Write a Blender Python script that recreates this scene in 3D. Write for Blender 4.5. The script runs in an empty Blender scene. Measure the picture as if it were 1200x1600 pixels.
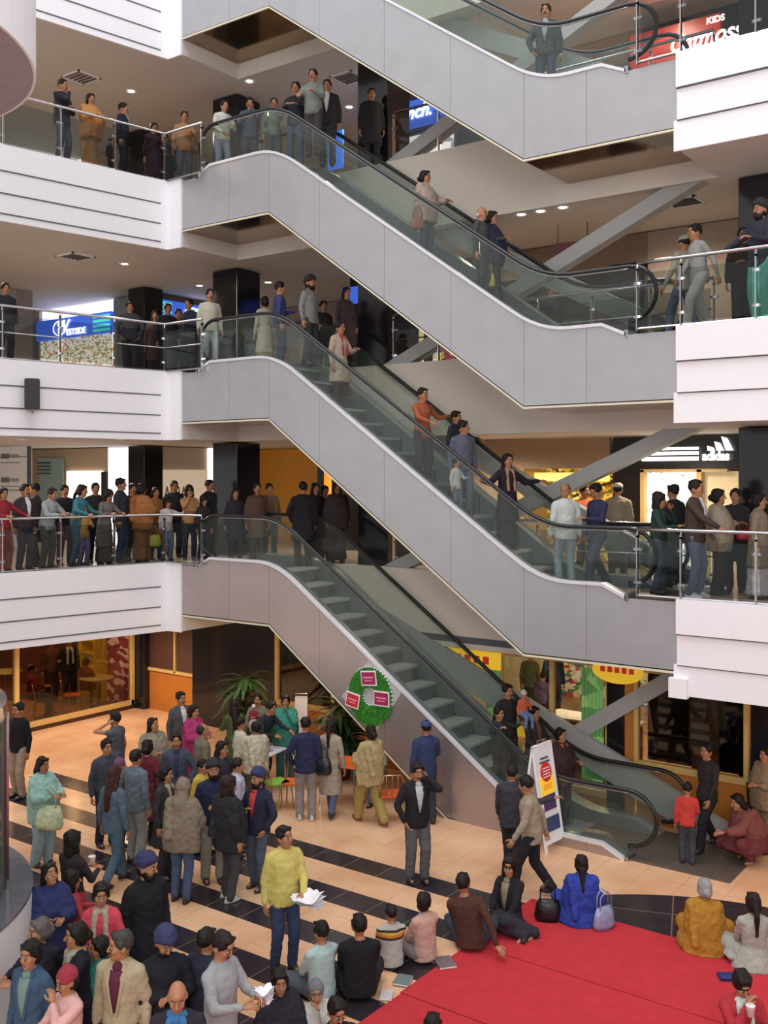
import bpy, bmesh, math, random
from mathutils import Vector, Matrix
random.seed(7)
C = bpy.context.scene.collection
PI = math.pi
# World frame: x runs along the escalators, y runs away from the atrium void, z up.  Floors are 4 m apart.
CAM = (15.97, -14.71, 5.82)
SA, CA = .591, .807
def lin(c):
    if isinstance(c, str):
        c = c.lstrip('#'); c = tuple(int(c[i:i+2], 16)/255 for i in (0, 2, 4))
    return tuple((v/12.92 if v <= .04045 else ((v+.055)/1.055)**2.4) for v in c[:3]) + (1,)
# ---------------------------------------------------------------- survey helpers (photo bearing -> place)
def s_at(px, q):
    k = (px-600)/1600
    return (k*(21.3+.807*q)+4.19-.591*q)/(.807+.591*k)
def q_at(px, s):
    k = (px-600)/1600
    return (k*(21.3-.591*s)+4.19-.807*s)/(.591-.807*k)
def depth(s, q): return 21.3-.591*s+.807*q
def zq(px, py, q):
    s = s_at(px, q); return 5.82-(py-746)/1600*depth(s, q)
def XD(px, D):
    X = (px-600)/1600*D
    return (.807*(X+4.19)-.591*(D-21.3), .591*(X+4.19)+.807*(D-21.3))
def feet(px, py, z=0.0): return XD(px, (5.82-z)*1600/(py-746))
# ---------------------------------------------------------------- materials
MATS = {}
def mat(name, col, rough=.6, metal=0, noise=.06, nscale=6, bump=0, bscale=30, emit=0, spec=.5, emcol=None):
    key = name
    if key in MATS: return MATS[key]
    m = bpy.data.materials.new(name); m.use_nodes = True
    nt = m.node_tree; b = nt.nodes['Principled BSDF']
    c = lin(col)
    tc = nt.nodes.new('ShaderNodeTexCoord')
    if noise:
        n = nt.nodes.new('ShaderNodeTexNoise'); n.inputs['Scale'].default_value = nscale; n.inputs['Detail'].default_value = 4
        nt.links.new(tc.outputs['Object'], n.inputs['Vector'])
        mr = nt.nodes.new('ShaderNodeMapRange'); mr.inputs[3].default_value = 1-noise*2.2; mr.inputs[4].default_value = 1+noise*2.2
        nt.links.new(n.outputs['Fac'], mr.inputs[0])
        mx = nt.nodes.new('ShaderNodeVectorMath'); mx.operation = 'SCALE'
        mx.inputs[0].default_value = c[:3]; nt.links.new(mr.outputs[0], mx.inputs['Scale'])
        nt.links.new(mx.outputs[0], b.inputs['Base Color'])
    else: b.inputs['Base Color'].default_value = c
    b.inputs['Roughness'].default_value = rough; b.inputs['Metallic'].default_value = metal
    b.inputs['Specular IOR Level'].default_value = spec
    if bump:
        n2 = nt.nodes.new('ShaderNodeTexNoise'); n2.inputs['Scale'].default_value = bscale; n2.inputs['Detail'].default_value = 5
        nt.links.new(tc.outputs['Object'], n2.inputs['Vector'])
        bp = nt.nodes.new('ShaderNodeBump'); bp.inputs['Strength'].default_value = bump; bp.inputs['Distance'].default_value = .02
        nt.links.new(n2.outputs['Fac'], bp.inputs['Height']); nt.links.new(bp.outputs[0], b.inputs['Normal'])
    if emit:
        b.inputs['Emission Color'].default_value = lin(emcol or col); b.inputs['Emission Strength'].default_value = emit
    MATS[key] = m; return m
def glass(name, tint, refl=.12, rough=.03, alpha=.0):
    if name in MATS: return MATS[name]
    m = bpy.data.materials.new(name); m.use_nodes = True; nt = m.node_tree; nt.nodes.clear()
    o = nt.nodes.new('ShaderNodeOutputMaterial'); t = nt.nodes.new('ShaderNodeBsdfTransparent'); t.inputs[0].default_value = lin(tint)
    g = nt.nodes.new('ShaderNodeBsdfGlossy'); g.inputs['Roughness'].default_value = rough; g.inputs[0].default_value = (.9, .95, .93, 1)
    lw = nt.nodes.new('ShaderNodeLayerWeight'); lw.inputs[0].default_value = .25
    mr = nt.nodes.new('ShaderNodeMapRange'); mr.inputs[3].default_value = refl*.5; mr.inputs[4].default_value = min(1, refl*4)
    nt.links.new(lw.outputs['Fresnel'], mr.inputs[0])
    mx = nt.nodes.new('ShaderNodeMixShader'); nt.links.new(mr.outputs[0], mx.inputs[0]); nt.links.new(t.outputs[0], mx.inputs[1]); nt.links.new(g.outputs[0], mx.inputs[2])
    out = mx
    if alpha:
        d = nt.nodes.new('ShaderNodeBsdfDiffuse'); d.inputs[0].default_value = (.62, .70, .67, 1)
        m2 = nt.nodes.new('ShaderNodeMixShader'); m2.inputs[0].default_value = alpha
        nt.links.new(mx.outputs[0], m2.inputs[1]); nt.links.new(d.outputs[0], m2.inputs[2]); out = m2
    nt.links.new(out.outputs[0], o.inputs[0]); MATS[name] = m; return m
def goods(name, cols, scale=4, emit=.8, seed=0, base='#d8cfa8'):
    """shelves of coloured merchandise: voronoi cells run through a colour ramp"""
    m = bpy.data.materials.new(name); m.use_nodes = True; nt = m.node_tree; b = nt.nodes['Principled BSDF']
    tc = nt.nodes.new('ShaderNodeTexCoord'); mp = nt.nodes.new('ShaderNodeMapping'); mp.inputs[1].default_value = (seed, seed*2, seed*3); mp.inputs[3].default_value = (1, 1, 1.6)
    v = nt.nodes.new('ShaderNodeTexVoronoi'); v.inputs['Scale'].default_value = scale
    nt.links.new(tc.outputs['Object'], mp.inputs[0]); nt.links.new(mp.outputs[0], v.inputs['Vector'])
    sp = nt.nodes.new('ShaderNodeSeparateColor'); nt.links.new(v.outputs['Color'], sp.inputs[0])
    r = nt.nodes.new('ShaderNodeValToRGB'); r.color_ramp.interpolation = 'CONSTANT'
    el = r.color_ramp.elements
    while len(el) < len(cols): el.new(0)
    for i, cc in enumerate(cols): el[i].position = i/len(cols); el[i].color = lin(cc)
    nt.links.new(sp.outputs[0], r.inputs[0]); nt.links.new(r.outputs[0], b.inputs['Base Color'])
    nt.links.new(r.outputs[0], b.inputs['Emission Color']); b.inputs['Emission Strength'].default_value = emit  # pattern also glows: shop lighting put into the material
    b.inputs['Roughness'].default_value = .6; return m
WHITE = mat('white_paint', '#f0eff3', .55, noise=.012)
CREAM = mat('cream_paint', '#d6ccc0', .7, noise=.02)
SOFFIT = mat('soffit_paint', '#d6d1cb', .75, noise=.03, nscale=1.2)
GROOVE = mat('groove', '#5f5c64', .8, noise=0)
BLACK = mat('black_granite', '#1c1a1f', .12, noise=.15, nscale=25)
ORANGE = mat('orange_wood', '#b5702e', .35, noise=.12, nscale=3)
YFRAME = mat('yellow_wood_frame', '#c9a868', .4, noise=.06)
BROWN = mat('brown_blind', '#4a2c22', .6, noise=.1, nscale=9)
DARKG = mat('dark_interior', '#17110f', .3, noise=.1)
STEEL = mat('stainless_steel', '#b9b9bd', .22, 1, noise=.04)
BRUSH = mat('brushed_panel', '#b0b0b3', .38, .45, noise=.05, nscale=2.2)
BRUSHP = mat('brushed_panel_low', '#b5a9a8', .3, .7, noise=.07, nscale=1.4)  # pinker than the upper panels: a reflected tint put into the colour
BEAM = mat('beam_paint', '#a3a3a1', .5, noise=.03)
TRIM = mat('deck_trim', '#e4e4ea', .3, .3, noise=.02)
RUBBER = mat('black_rubber', '#191a1c', .35, noise=0)
STEP = mat('step_metal', '#a6aaa5', .5, .15, noise=.06, nscale=14)
RISER = mat('riser_metal', '#626967', .5, .15, noise=.06, nscale=14)
CARPET = mat('red_carpet', '#c63b42', .95, noise=.08, nscale=5, bump=.5, bscale=220, spec=.05)
GLASS = glass('balustrade_glass', '#f3f6f4', .03, alpha=.02)
GLASSD = glass('railing_glass', '#dcdfdf', .03, alpha=0)
SHOPG = glass('shop_glass', '#c8c4bc', .10)
FROST = mat('frosted', '#cdbda6', .5, noise=.04)
# ---------------------------------------------------------------- mesh helpers
def obj(name, bm, m=None, parent=None, smooth=False, kind=None):
    me = bpy.data.meshes.new(name); bm.normal_update(); bm.to_mesh(me); bm.free()
    ms = m if isinstance(m, (list, tuple)) else [m]
    for x in ms:
        if x: me.materials.append(x)
    if smooth:
        for p in me.polygons: p.use_smooth = True
    o = bpy.data.objects.new(name, me); C.objects.link(o)
    if parent: o.parent = parent
    if kind: o['kind'] = kind
    return o
def tag(o, label, cat, group=None):
    o['label'] = label; o['category'] = cat
    if group: o['group'] = group
    return o
def thing(name, label, cat, loc=(0, 0, 0), rz=0, group=None):
    o = bpy.data.objects.new(name, None); C.objects.link(o); o.location = loc; o.rotation_euler = (0, 0, rz)
    o.empty_display_size = .1
    return tag(o, label, cat, group)
def box(bm, x0, x1, y0, y1, z0, z1, mi=0, rot=None, org=None):
    vs = [bm.verts.new((x, y, z)) for x in (x0, x1) for y in (y0, y1) for z in (z0, z1)]
    if rot is not None:
        for v in vs: v.co = rot @ (v.co - Vector(org or (0, 0, 0))) + Vector(org or (0, 0, 0))
    for f in ((0, 1, 3, 2), (4, 6, 7, 5), (0, 4, 5, 1), (2, 3, 7, 6), (0, 2, 6, 4), (1, 5, 7, 3)):
        fc = bm.faces.new([vs[i] for i in f]); fc.material_index = mi
    return vs
def B(*a, **k):
    bm = bmesh.new(); box(bm, *a, **k); return bm
def prism(bm, pts, h0, h1, axis='z', mi=0):
    """extrude a polygon; axis z: pts are (x,y); axis y: pts are (x,z) extruded in y"""
    def P(p, h): return (p[0], p[1], h) if axis == 'z' else ((p[0], h, p[1]) if axis == 'y' else (h, p[0], p[1]))
    a = [bm.verts.new(P(p, h0)) for p in pts]; b = [bm.verts.new(P(p, h1)) for p in pts]
    n = len(pts)
    for f in [a, b[::-1]]:
        fc = bm.faces.new(f); fc.material_index = mi
    for i in range(n):
        fc = bm.faces.new([a[i], b[i], b[(i+1) % n], a[(i+1) % n]]); fc.material_index = mi
def tube(bm, pts, r, n=8, caps=True, mi=0):
    pts = [Vector(p) for p in pts]; rs = r if isinstance(r, (list, tuple)) else [r]*len(pts)
    rings = []; up = None
    for i, p in enumerate(pts):
        d = (pts[min(i+1, len(pts)-1)]-pts[max(i-1, 0)]).normalized()
        if up is None:
            up = Vector((0, 0, 1)) if abs(d.z) < .9 else Vector((1, 0, 0))
        a = d.cross(up).normalized(); b = a.cross(d).normalized(); up = b
        rings.append([bm.verts.new(p+rs[i]*(math.cos(t)*a+math.sin(t)*b)) for t in [2*PI*j/n for j in range(n)]])
    for i in range(len(rings)-1):
        for j in range(n):
            f = bm.faces.new([rings[i][j], rings[i][(j+1) % n], rings[i+1][(j+1) % n], rings[i+1][j]]); f.material_index = mi
    if caps:
        bm.faces.new(rings[0][::-1]).material_index = mi; bm.faces.new(rings[-1]).material_index = mi
def lathe(bm, prof, c=(0, 0, 0), n=20, mi=0):
    rings = [[bm.verts.new((c[0]+r*math.cos(2*PI*j/n), c[1]+r*math.sin(2*PI*j/n), c[2]+z)) for j in range(n)] for r, z in prof]
    for i in range(len(rings)-1):
        for j in range(n):
            f = bm.faces.new([rings[i][j], rings[i][(j+1) % n], rings[i+1][(j+1) % n], rings[i+1][j]]); f.material_index = mi
    bm.faces.new(rings[0][::-1]).material_index = mi; bm.faces.new(rings[-1]).material_index = mi
def text(name, s, size, loc, rx, rz, m, parent=None, ext=.01, shear=0, sx=1):
    cu = bpy.data.curves.new(name, 'FONT'); cu.body = s; cu.size = size; cu.extrude = ext; cu.shear = shear; cu.offset = size*.018
    t = bpy.data.objects.new('tmp', cu); C.objects.link(t)
    bpy.context.view_layer.update()
    me = bpy.data.meshes.new_from_object(t.evaluated_get(bpy.context.evaluated_depsgraph_get()))
    bpy.data.objects.remove(t); bpy.data.curves.remove(cu)
    me.materials.clear(); me.materials.append(m)
    o = bpy.data.objects.new(name, me); C.objects.link(o); o.location = loc; o.rotation_euler = (rx, 0, rz); o.scale = (sx, 1, 1)
    if parent: o.parent = parent
    return o
ST = 'structure'
# ---------------------------------------------------------------- ground floor
def floor_material():
    m = bpy.data.materials.new('atrium_floor_tiles'); m.use_nodes = True; nt = m.node_tree; b = nt.nodes['Principled BSDF']
    N = nt.nodes.new; L = nt.links.new
    g = N('ShaderNodeNewGeometry'); sp = N('ShaderNodeSeparateXYZ'); L(g.outputs['Position'], sp.inputs[0])
    def M(op, a, b_=None, c=None):
        n = N('ShaderNodeMath'); n.operation = op
        for i, v in enumerate((a, b_, c)):
            if v is None: continue
            if isinstance(v, (int, float)): n.inputs[i].default_value = v
            else: L(v, n.inputs[i])
        return n.outputs[0]
    X, Y = sp.outputs[0], sp.outputs[1]
    ph = M('FRACT', M('DIVIDE', M('SUBTRACT', -2.27, Y), 1.095))
    st = M('LESS_THAN', ph, .43)
    st = M('MULTIPLY', st, M('LESS_THAN', Y, -2.26)); st = M('MULTIPLY', st, M('GREATER_THAN', X, -1.36)); st = M('MULTIPLY', st, M('LESS_THAN', X, 9.3))
    dx = M('SUBTRACT', X, 12.57); dy = M('SUBTRACT', Y, -4.31)
    rr = M('SQRT', M('ADD', M('MULTIPLY', dx, dx), M('MULTIPLY', dy, dy)))
    disc = M('MULTIPLY', M('LESS_THAN', rr, 3.9), M('MAXIMUM', M('GREATER_THAN', Y, -2.3), M('GREATER_THAN', X, 9.3)))
    blk = M('MAXIMUM', st, disc)
    # joints
    def joint(c, p, w): return M('LESS_THAN', M('FRACT', M('DIVIDE', c, p)), w/p)
    j1 = M('MAXIMUM', joint(M('ADD', X, 50), .62, .012), joint(M('ADD', Y, 50), 1.24, .012))
    jd = M('MAXIMUM', joint(M('ADD', M('ADD', X, M('MULTIPLY', Y, .35)), 50), 1.1, .018), joint(M('ADD', M('SUBTRACT', Y, M('MULTIPLY', X, .35)), 50.4), 1.1, .018))
    n1 = N('ShaderNodeTexNoise'); n1.inputs['Scale'].default_value = .9; n1.inputs['Detail'].default_value = 5; L(g.outputs['Position'], n1.inputs['Vector'])
    rp = N('ShaderNodeValToRGB'); rp.color_ramp.elements[0].color = lin('#d9a57c'); rp.color_ramp.elements[1].color = lin('#ecc199')
    rp.color_ramp.elements[0].position = .35; rp.color_ramp.elements[1].position = .65; L(n1.outputs['Fac'], rp.inputs[0])
    n2 = N('ShaderNodeTexNoise'); n2.inputs['Scale'].default_value = 6; L(g.outputs['Position'], n2.inputs['Vector'])
    rb = N('ShaderNodeValToRGB'); rb.color_ramp.elements[0].color = lin('#1d1a22'); rb.color_ramp.elements[1].color = lin('#3b3236'); L(n2.outputs['Fac'], rb.inputs[0])
    def mix(f, a, b_):
        n = N('ShaderNodeMix'); n.data_type = 'RGBA'; L(f, n.inputs[0])
        for i, v in ((6, a), (7, b_)):
            if isinstance(v, tuple): n.inputs[i].default_value = v
            else: L(v, n.inputs[i])
        return n.outputs[2]
    peach = mix(M('MULTIPLY', j1, .35), rp.outputs[0], lin('#9c7253'))
    dark = mix(M('MULTIPLY', M('MAXIMUM', M('MULTIPLY', jd, disc), M('MULTIPLY', j1, M('SUBTRACT', 1, disc))), .7), rb.outputs[0], lin('#8b7a66'))
    L(mix(blk, peach, dark), b.inputs['Base Color'])
    b.inputs['Roughness'].default_value = .22; b.inputs['Specular IOR Level'].default_value = .45
    return m
FLOORM = floor_material()
obj('floor', B(-16, 22, -18, 14, -.3, 0), FLOORM, kind=ST)
# upper floor slabs: z is the finished floor of each storey, slab depth 1.38
SL = 1.38
tn = 0
def left_edge(q): return -.44+.187*q
for L_ in (4, 8, 12, 16):
    bm = bmesh.new()
    prism(bm, [(-16, -9), (left_edge(-9), -9), (-.44, 0), (0, 0), (0, 1.7), (-16, 1.7)], L_-SL, L_)
    box(bm, -16, 22, 1.7, 14, L_-SL+.02, L_)
    box(bm, 10.56, 22, 0, 1.7, L_-SL+.02, L_)
    obj('floor', bm, [WHITE if 0 else SOFFIT], kind=ST)
    # white fascia of the left balcony with shadow grooves, returning round the corner
    bm = bmesh.new()
    e0, e1 = left_edge(-9), left_edge(0)
    prism(bm, [(e0, -9), (e0+.05, -9), (e1+.05, -.05), (0, -.05), (0, 0), (e1, 0)], L_-SL-.02, L_+.03)
    for g in (.46, .88, 1.26):
        prism(bm, [(left_edge(-8.9)+.03, -8.9), (left_edge(-8.9)+.068, -8.9), (left_edge(-.22)+.068, -.22), (left_edge(-.22)+.03, -.22)], L_-g-.012, L_-g+.012, mi=1)
    tn += 1; obj('trim_%d' % tn, bm, [WHITE, GROOVE], kind=ST)
    # back fascia behind the escalators
    bm = bmesh.new(); box(bm, 0, 10.6, 1.64, 1.7, L_-SL, L_+.05)
    if L_ == 4: box(bm, 0, 10.6, 1.625, 1.645, L_-SL+.10, L_-SL+.22, mi=1)
    tn += 1; obj('trim_%d' % tn, bm, [CREAM, GROOVE], kind=ST)
    # right balcony fascia in three stepped bands
    bm = bmesh.new()
    box(bm, 10.56, 22, -.10, .02, L_-.47, L_+.04); box(bm, 10.56, 22, -.05, .02, L_-.93, L_-.47)
    box(bm, 10.50, 22, -.02, .02, L_-SL, L_-.93); box(bm, 10.56, 22, -.085, .0, L_-.485, L_-.47, mi=1); box(bm, 10.56, 22, -.04, .0, L_-.945, L_-.93, mi=1)
    if L_ == 4: box(bm, 10.45, 10.72, -.10, .02, L_-SL-.03, L_-1.12)
    tn += 1; obj('trim_%d' % tn, bm, [WHITE, GROOVE], kind=ST)
# walking surface finish on the storeys
FIN = mat('landing_stone', '#b3a191', .25, noise=.08)
for L_ in (4, 8, 12):
    bm = bmesh.new(); box(bm, -15.9, 21.9, 1.75, 13.9, L_+.001, L_+.02); box(bm, 10.6, 21.9, .05, 1.75, L_+.001, L_+.02)
    prism(bm, [(-15.9, -8.9), (left_edge(-8.9)-.05, -8.9), (-.5, 0.03), (0, .03), (0, 1.75), (-15.9, 1.75)], L_+.001, L_+.02)
    obj('floor', bm, FIN, kind=ST)
# outer walls and roof over the storeys
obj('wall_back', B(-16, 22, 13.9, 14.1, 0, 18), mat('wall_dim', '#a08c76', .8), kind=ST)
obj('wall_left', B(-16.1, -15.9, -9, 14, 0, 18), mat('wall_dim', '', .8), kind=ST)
# columns
def column(x, y, w, z0, z1, m, label):
    bm = bmesh.new(); box(bm, x-w/2, x+w/2, y-w/2, y+w/2, z0, z1)
    bmesh.ops.bevel(bm, geom=bm.edges[:], offset=.012, segments=1, affect='EDGES')
    o = obj('wall_column', bm, m, kind=ST)
def storeys(): return ((0, 4-SL), (4, 8-SL), (8, 12-SL), (12, 16-SL))
for z0, z1 in storeys():
    column(-4.44, 2.83, .62 if z0 else .8, z0, z1, BLACK, '')
    column(-1.0, 2.61, .78, z0, z1, BLACK, '')
    column(3.36, 2.5, .78, z0, z1, BLACK, '')
    column(11.35, 2.4, 1.0, z0, z1, BLACK, '')
GREYC = mat('grey_column', '#a29b98', .5)
column(-7.2, 1.0, .5, 8, 12-SL, GREYC, '')
# X braces in the plane of the back fascia, one pair per storey
def brace(x0, z0, x1, z1, w, y0=1.78, y1=2.0, name='trim'):
    global tn
    bm = bmesh.new(); d = Vector((x1-x0, z1-z0)); n = Vector((-d.y, d.x)).normalized()*w/2
    prism(bm, [(x0-n.x, z0-n.y), (x1-n.x, z1-n.y), (x1+n.x, z1+n.y), (x0+n.x, z0+n.y)], y0, y1, axis='y')
    tn += 1; obj('trim_%d' % tn, bm, BEAM, kind=ST)
for L_ in (0, 4, 8, 12):
    top = L_+4-SL
    xa = 4.2 if L_ else 4.0
    xa, xb = s_at(610, 1.7)+(2.0 if L_ == 0 else 0), s_at(1065, 1.7)
    k = (top-L_)/(xb-xa)
    brace(xa-.2, L_-.2*k, xb+.5, top+.5*k, .26, 1.72, 1.98)
    brace(s_at(690, 1.7)-(1.2 if L_ == 0 else .2)-.4, top+.2, 10.3, L_-.05 if L_ else .12, .34, 1.99, 2.2) if L_ else brace(s_at(630, 1.7)-.6, top+.4, 10.9, .0, .5, 1.62, 1.71)
# ---------------------------------------------------------------- escalators
def base_nose(s, U, Lo, s0=2.6, s1=8.29, w=.5):
    def F(x):  # integral of the piecewise linear profile
        if x <= s0: return U*x
        k = (Lo-U)/(s1-s0)
        if x <= s1: return U*s0+U*(x-s0)+k*(x-s0)**2/2
        return U*s0+U*(s1-s0)+k*(s1-s0)**2/2+Lo*(x-s1)
    return (F(s+w)-F(s-w))/(2*w)
def frange(a, b, n): return [a+(b-a)*i/n for i in range(n+1)]
ESC = {}
def band(bm, ss, zt, zb, y0, y1, mi=0):
    """closed strip between two height functions"""
    rows = [[bm.verts.new((s, y, z)) for (y, z) in ((y0, zb(s)), (y1, zb(s)), (y1, zt(s)), (y0, zt(s)))] for s in ss]
    for a, b in zip(rows, rows[1:]):
        for j in range(4):
            f = bm.faces.new([a[j], a[(j+1) % 4], b[(j+1) % 4], b[j]]); f.material_index = mi
    bm.faces.new(rows[0][::-1]).material_index = mi; bm.faces.new(rows[-1]).material_index = mi
def escalator(U, Lo, label, panelm, wreath=False):
    t = thing('escalator', label, 'escalator', (0, 0, Lo), 0, None)
    off = -Lo
    nz = lambda s: base_nose(s, U, Lo)+off
    ground = Lo == 0
    sE = 9.8 if ground else 10.56
    def top(s):
        z = nz(s)+.2
        if s < .45: z = U+off+.0+.02
        elif s < .8: z = U+off+.02+(s-.45)/.35*.18
        if s > 9.35: z = min(z, max(off+Lo+.02, off+Lo+.2-(s-9.35)/.4*.18))
        return z
    def bot(s):
        zU, zL = U+off-1.05, off+Lo-1.05
        z = zU if s < 2.43 else (zL if s > 8.0 else zU+(zL-zU)*(s-2.43)/5.57)
        return max(z, .0) if ground else z
    ss = sorted(set([0.0, .45, .8, 2.43, 8.0, 9.35, 9.75, sE]+frange(0, sE, 60)))
    if ground: ss = sorted(set(ss+[6.65]))
    js = [0, 1.35, 2.43, 3.7, 5.2, 6.6, 8.0, 9.1, sE]    # vertical joints between the metal sheets
    for a, b in zip(js, js[1:]):
        if ground and False: continue
        bm = bmesh.new(); sub = [s for s in ss if a < s < b]
        band(bm, [a+.003]+sub+[b-.003], lambda s: top(s)-.035, lambda s: min(bot(s), top(s)-.05), 0, .03)
        obj('side_panel', bm, panelm, t)
    bm = bmesh.new(); band(bm, ss, lambda s: top(s)-.04, lambda s: min(bot(s)+.01, top(s)-.06), 1.58, 1.61); obj('side_panel', bm, panelm, t)
    bm = bmesh.new(); band(bm, ss, lambda s: top(s)-.06, lambda s: min(bot(s), top(s)-.09), .032, .06); obj('inner_frame', bm, BEAM, t)
    # soffit sheet under the truss
    SOFM = mat('escalator_soffit', '#a08a70', .10, .95, noise=.15, nscale=3)
    bm = bmesh.new(); band(bm, [s for s in ss if not ground or s < 6.7], lambda s: bot(s)+.03, lambda s: bot(s)-.005, .0, 1.6); obj('soffit', bm, SOFM, t)
    bm = bmesh.new(); band(bm, [s for s in ss if not ground or s < 6.7], lambda s: bot(s)+.012, lambda s: bot(s)-.022, -.015, .02)
    obj('edge_strip', bm, mat('cream_edge', '#d8d2b8', .5), t)
    # decks (near bright trim + inner skirts)
    s0d = .45
    sd = [s for s in ss if s0d <= s <= 9.76]
    bm = bmesh.new(); band(bm, sd, top, lambda s: top(s)-.05, -.02, .07); obj('deck_trim', bm, TRIM, t)
    bm = bmesh.new(); band(bm, sd, lambda s: top(s)-.005, lambda s: top(s)-.05, .07, .19); obj('deck', bm, mat('deck_grey', '#84898b', .35, .5), t)
    bm = bmesh.new(); band(bm, sd, lambda s: top(s)-.005, lambda s: top(s)-.05, 1.32, 1.6); obj('deck', bm, mat('deck_light', '#a9b0ad', .4, .5), t)
    for y in (.19, 1.30):
        bm = bmesh.new(); band(bm, sd, lambda s: top(s)-.01, lambda s: nz(s)-.25, y, y+.02); obj('skirt', bm, RISER, t)
    # balustrade glass in panes, handrails with rounded newels
    hr = lambda s: nz(s)+1.03
    for y in (.11, 1.46):
        js2 = [.85, 2.3, 3.9, 5.5, 7.1, 8.6, 9.75]
        for a, b in zip(js2, js2[1:]):
            bm = bmesh.new(); band(bm, frange(a+.008, b-.008, 10), lambda s: hr(s)-.02, lambda s: top(s)-.01, y-.006, y+.006); obj('glass_panel', bm, GLASS, t)
        for (cx, zc, sg) in ((.85, U+off, -1), (9.75, off+Lo, 1)):
            bm = bmesh.new(); n = 14
            arc = [(cx+sg*.40*math.sin(PI*i/n), zc+.62+.39*math.cos(PI*i/n)) for i in range(n+1)]
            prism(bm, arc if sg < 0 else arc[::-1], y-.006, y+.006, axis='y'); obj('glass_panel', bm, GLASS, t)
        pts = []
        for i in range(11):
            a = PI*(1-i/10); pts.append((.85-.44*math.sin(a), y, U+off+.62+.42*math.cos(a)))
        pts += [(s, y, hr(s)+.01) for s in frange(1.0, 9.6, 50)]
        for i in range(11):
            a = PI*i/10; pts.append((9.75+.44*math.sin(a), y, off+Lo+.62+.42*math.cos(a)))
        bm = bmesh.new(); tube(bm, pts, .036, 8); obj('handrail', bm, RUBBER, t, smooth=True)
        bm = bmesh.new(); tube(bm, [(p[0], p[1], p[2]-.035) for p in pts[10:-10]], .016, 6); obj('handrail_track', bm, STEEL, t, smooth=True)
    # steps
    n = 14; dt = (8.29-2.6)/n; h = (U-Lo)/n
    mesh = None
    for k in range(-1, n+1):
        zt = U+off-h*(k+.5) if 0 <= k < n else (U+off if k < 0 else off+Lo)
        zt = max(off+Lo, min(U+off, U+off-h*(k+1)+.0)) if k >= 0 else U+off
        if mesh is None:
            bm = bmesh.new(); box(bm, 0, dt, .22, 1.30, -.045, 0, mi=0); box(bm, dt-.03, dt-.012, .22, 1.29, -h-.02, -.03, mi=1)
            for j in range(24): box(bm, dt-.012, dt-.004, .24+j*.044, .262+j*.044, -h-.015, -.04, mi=1)
            for j in range(24): box(bm, .01, dt-.02, .24+j*.044, .26+j*.044, 0, .006, mi=0)
            o = obj('step', bm, [STEP, RISER], t); mesh = o.data
        else:
            o = bpy.data.objects.new('step', mesh); C.objects.link(o); o.parent = t
        o.location = (2.6+dt*k, 0, zt)
    # landings with comb plates
    for (a, b, zc) in ((0, 2.2, U+off), (8.69, 10.56 if not ground else 11.3, off+Lo)):
        bm = bmesh.new(); box(bm, a, b, .30 if not (ground and a > 5) else .05, 1.32 if not (ground and a > 5) else 1.6, zc-.05+(.04 if ground and a > 5 else 0), zc+.012)
        for j in range(int((b-a)/.25)): box(bm, a+.1+j*.25, a+.12+j*.25, .34, 1.28, zc+.012, zc+.016)
        obj('landing_plate', bm, mat('landing_metal', '#7b6f66', .4, .5), t)
    # curled end caps of the near deck
    for (a, zc) in ((.45, U+off), (9.76, off+Lo)):
        bm = bmesh.new(); box(bm, a-.03, a+.03, -.02, .28, zc-.05, zc+.06); obj('end_cap', bm, STEEL, t)
    ESC[U] = t
    return t
E4 = escalator(16, 12, 'topmost escalator with a brushed metal side, passing out at the top of the view', BRUSH)
E3 = escalator(12, 8, 'second escalator from the top, carrying a woman in a beige shawl', BRUSH)
E2 = escalator(8, 4, 'third escalator from the top, carrying a man in an orange shirt', BRUSH)
E1 = escalator(4, 0, 'lowest escalator reaching the atrium floor, with the green wreath on its side', BRUSHP)
# ---------------------------------------------------------------- railings
def railing(pts, L_, label, spacing=1.12, mid=False, group=None, brack=1):
    t = thing('glass_railing', label, 'railing', (pts[0][0], pts[0][1], L_+.02), 0, group)
    o0 = Vector((pts[0][0], pts[0][1]))
    P = [Vector(p)-o0 for p in pts]
    bm = bmesh.new(); tube(bm, [(p.x, p.y, 1.02) for p in P], .028, 8); obj('top_rail', bm, STEEL, t, smooth=True)
    if mid:
        bm = bmesh.new(); tube(bm, [(p.x, p.y, .52) for p in P], .014, 6); obj('mid_rail', bm, STEEL, t, smooth=True)
    bm = bmesh.new(); tube(bm, [(p.x, p.y, .03) for p in P], .02, 6); obj('bottom_rail', bm, STEEL, t)
    for a, b in zip(P, P[1:]):
        d = b-a; ln = d.length; n = max(1, round(ln/spacing)); u = d.normalized(); ang = math.atan2(u.y, u.x)
        R = Matrix.Rotation(ang, 3, 'Z')
        for i in range(n+1):
            if i == 0 and a != P[0]: continue
            c = a+u*(ln*i/n)
            bm = bmesh.new(); box(bm, -.010, .010, -.03, .03, -.0, .93)
            box(bm, -.010, .010, -.03, .05, .90, .96)
            tube(bm, [(0, .0, .93), (0, -.0, 1.0)], .014, 6)
            for zz in (.22, .72): box(bm, -.07, .07, .028, .045, zz-.02, zz+.02)
            for v in bm.verts: v.co = R @ v.co + Vector((c.x, c.y, 0))
            obj('post', bm, STEEL, t)
        for i in range(n):
            c0 = a+u*(ln*i/n+.05); c1 = a+u*(ln*(i+1)/n-.05); nn = Vector((-u.y, u.x))*.005
            bm = bmesh.new(); prism(bm, [tuple(c0-nn), tuple(c1-nn), tuple(c1+nn), tuple(c0+nn)], .08, .86); obj('glass_panel', bm, GLASSD, t)
    return t
names = {4: 'first upper floor', 8: 'second upper floor', 12: 'third upper floor'}
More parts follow.
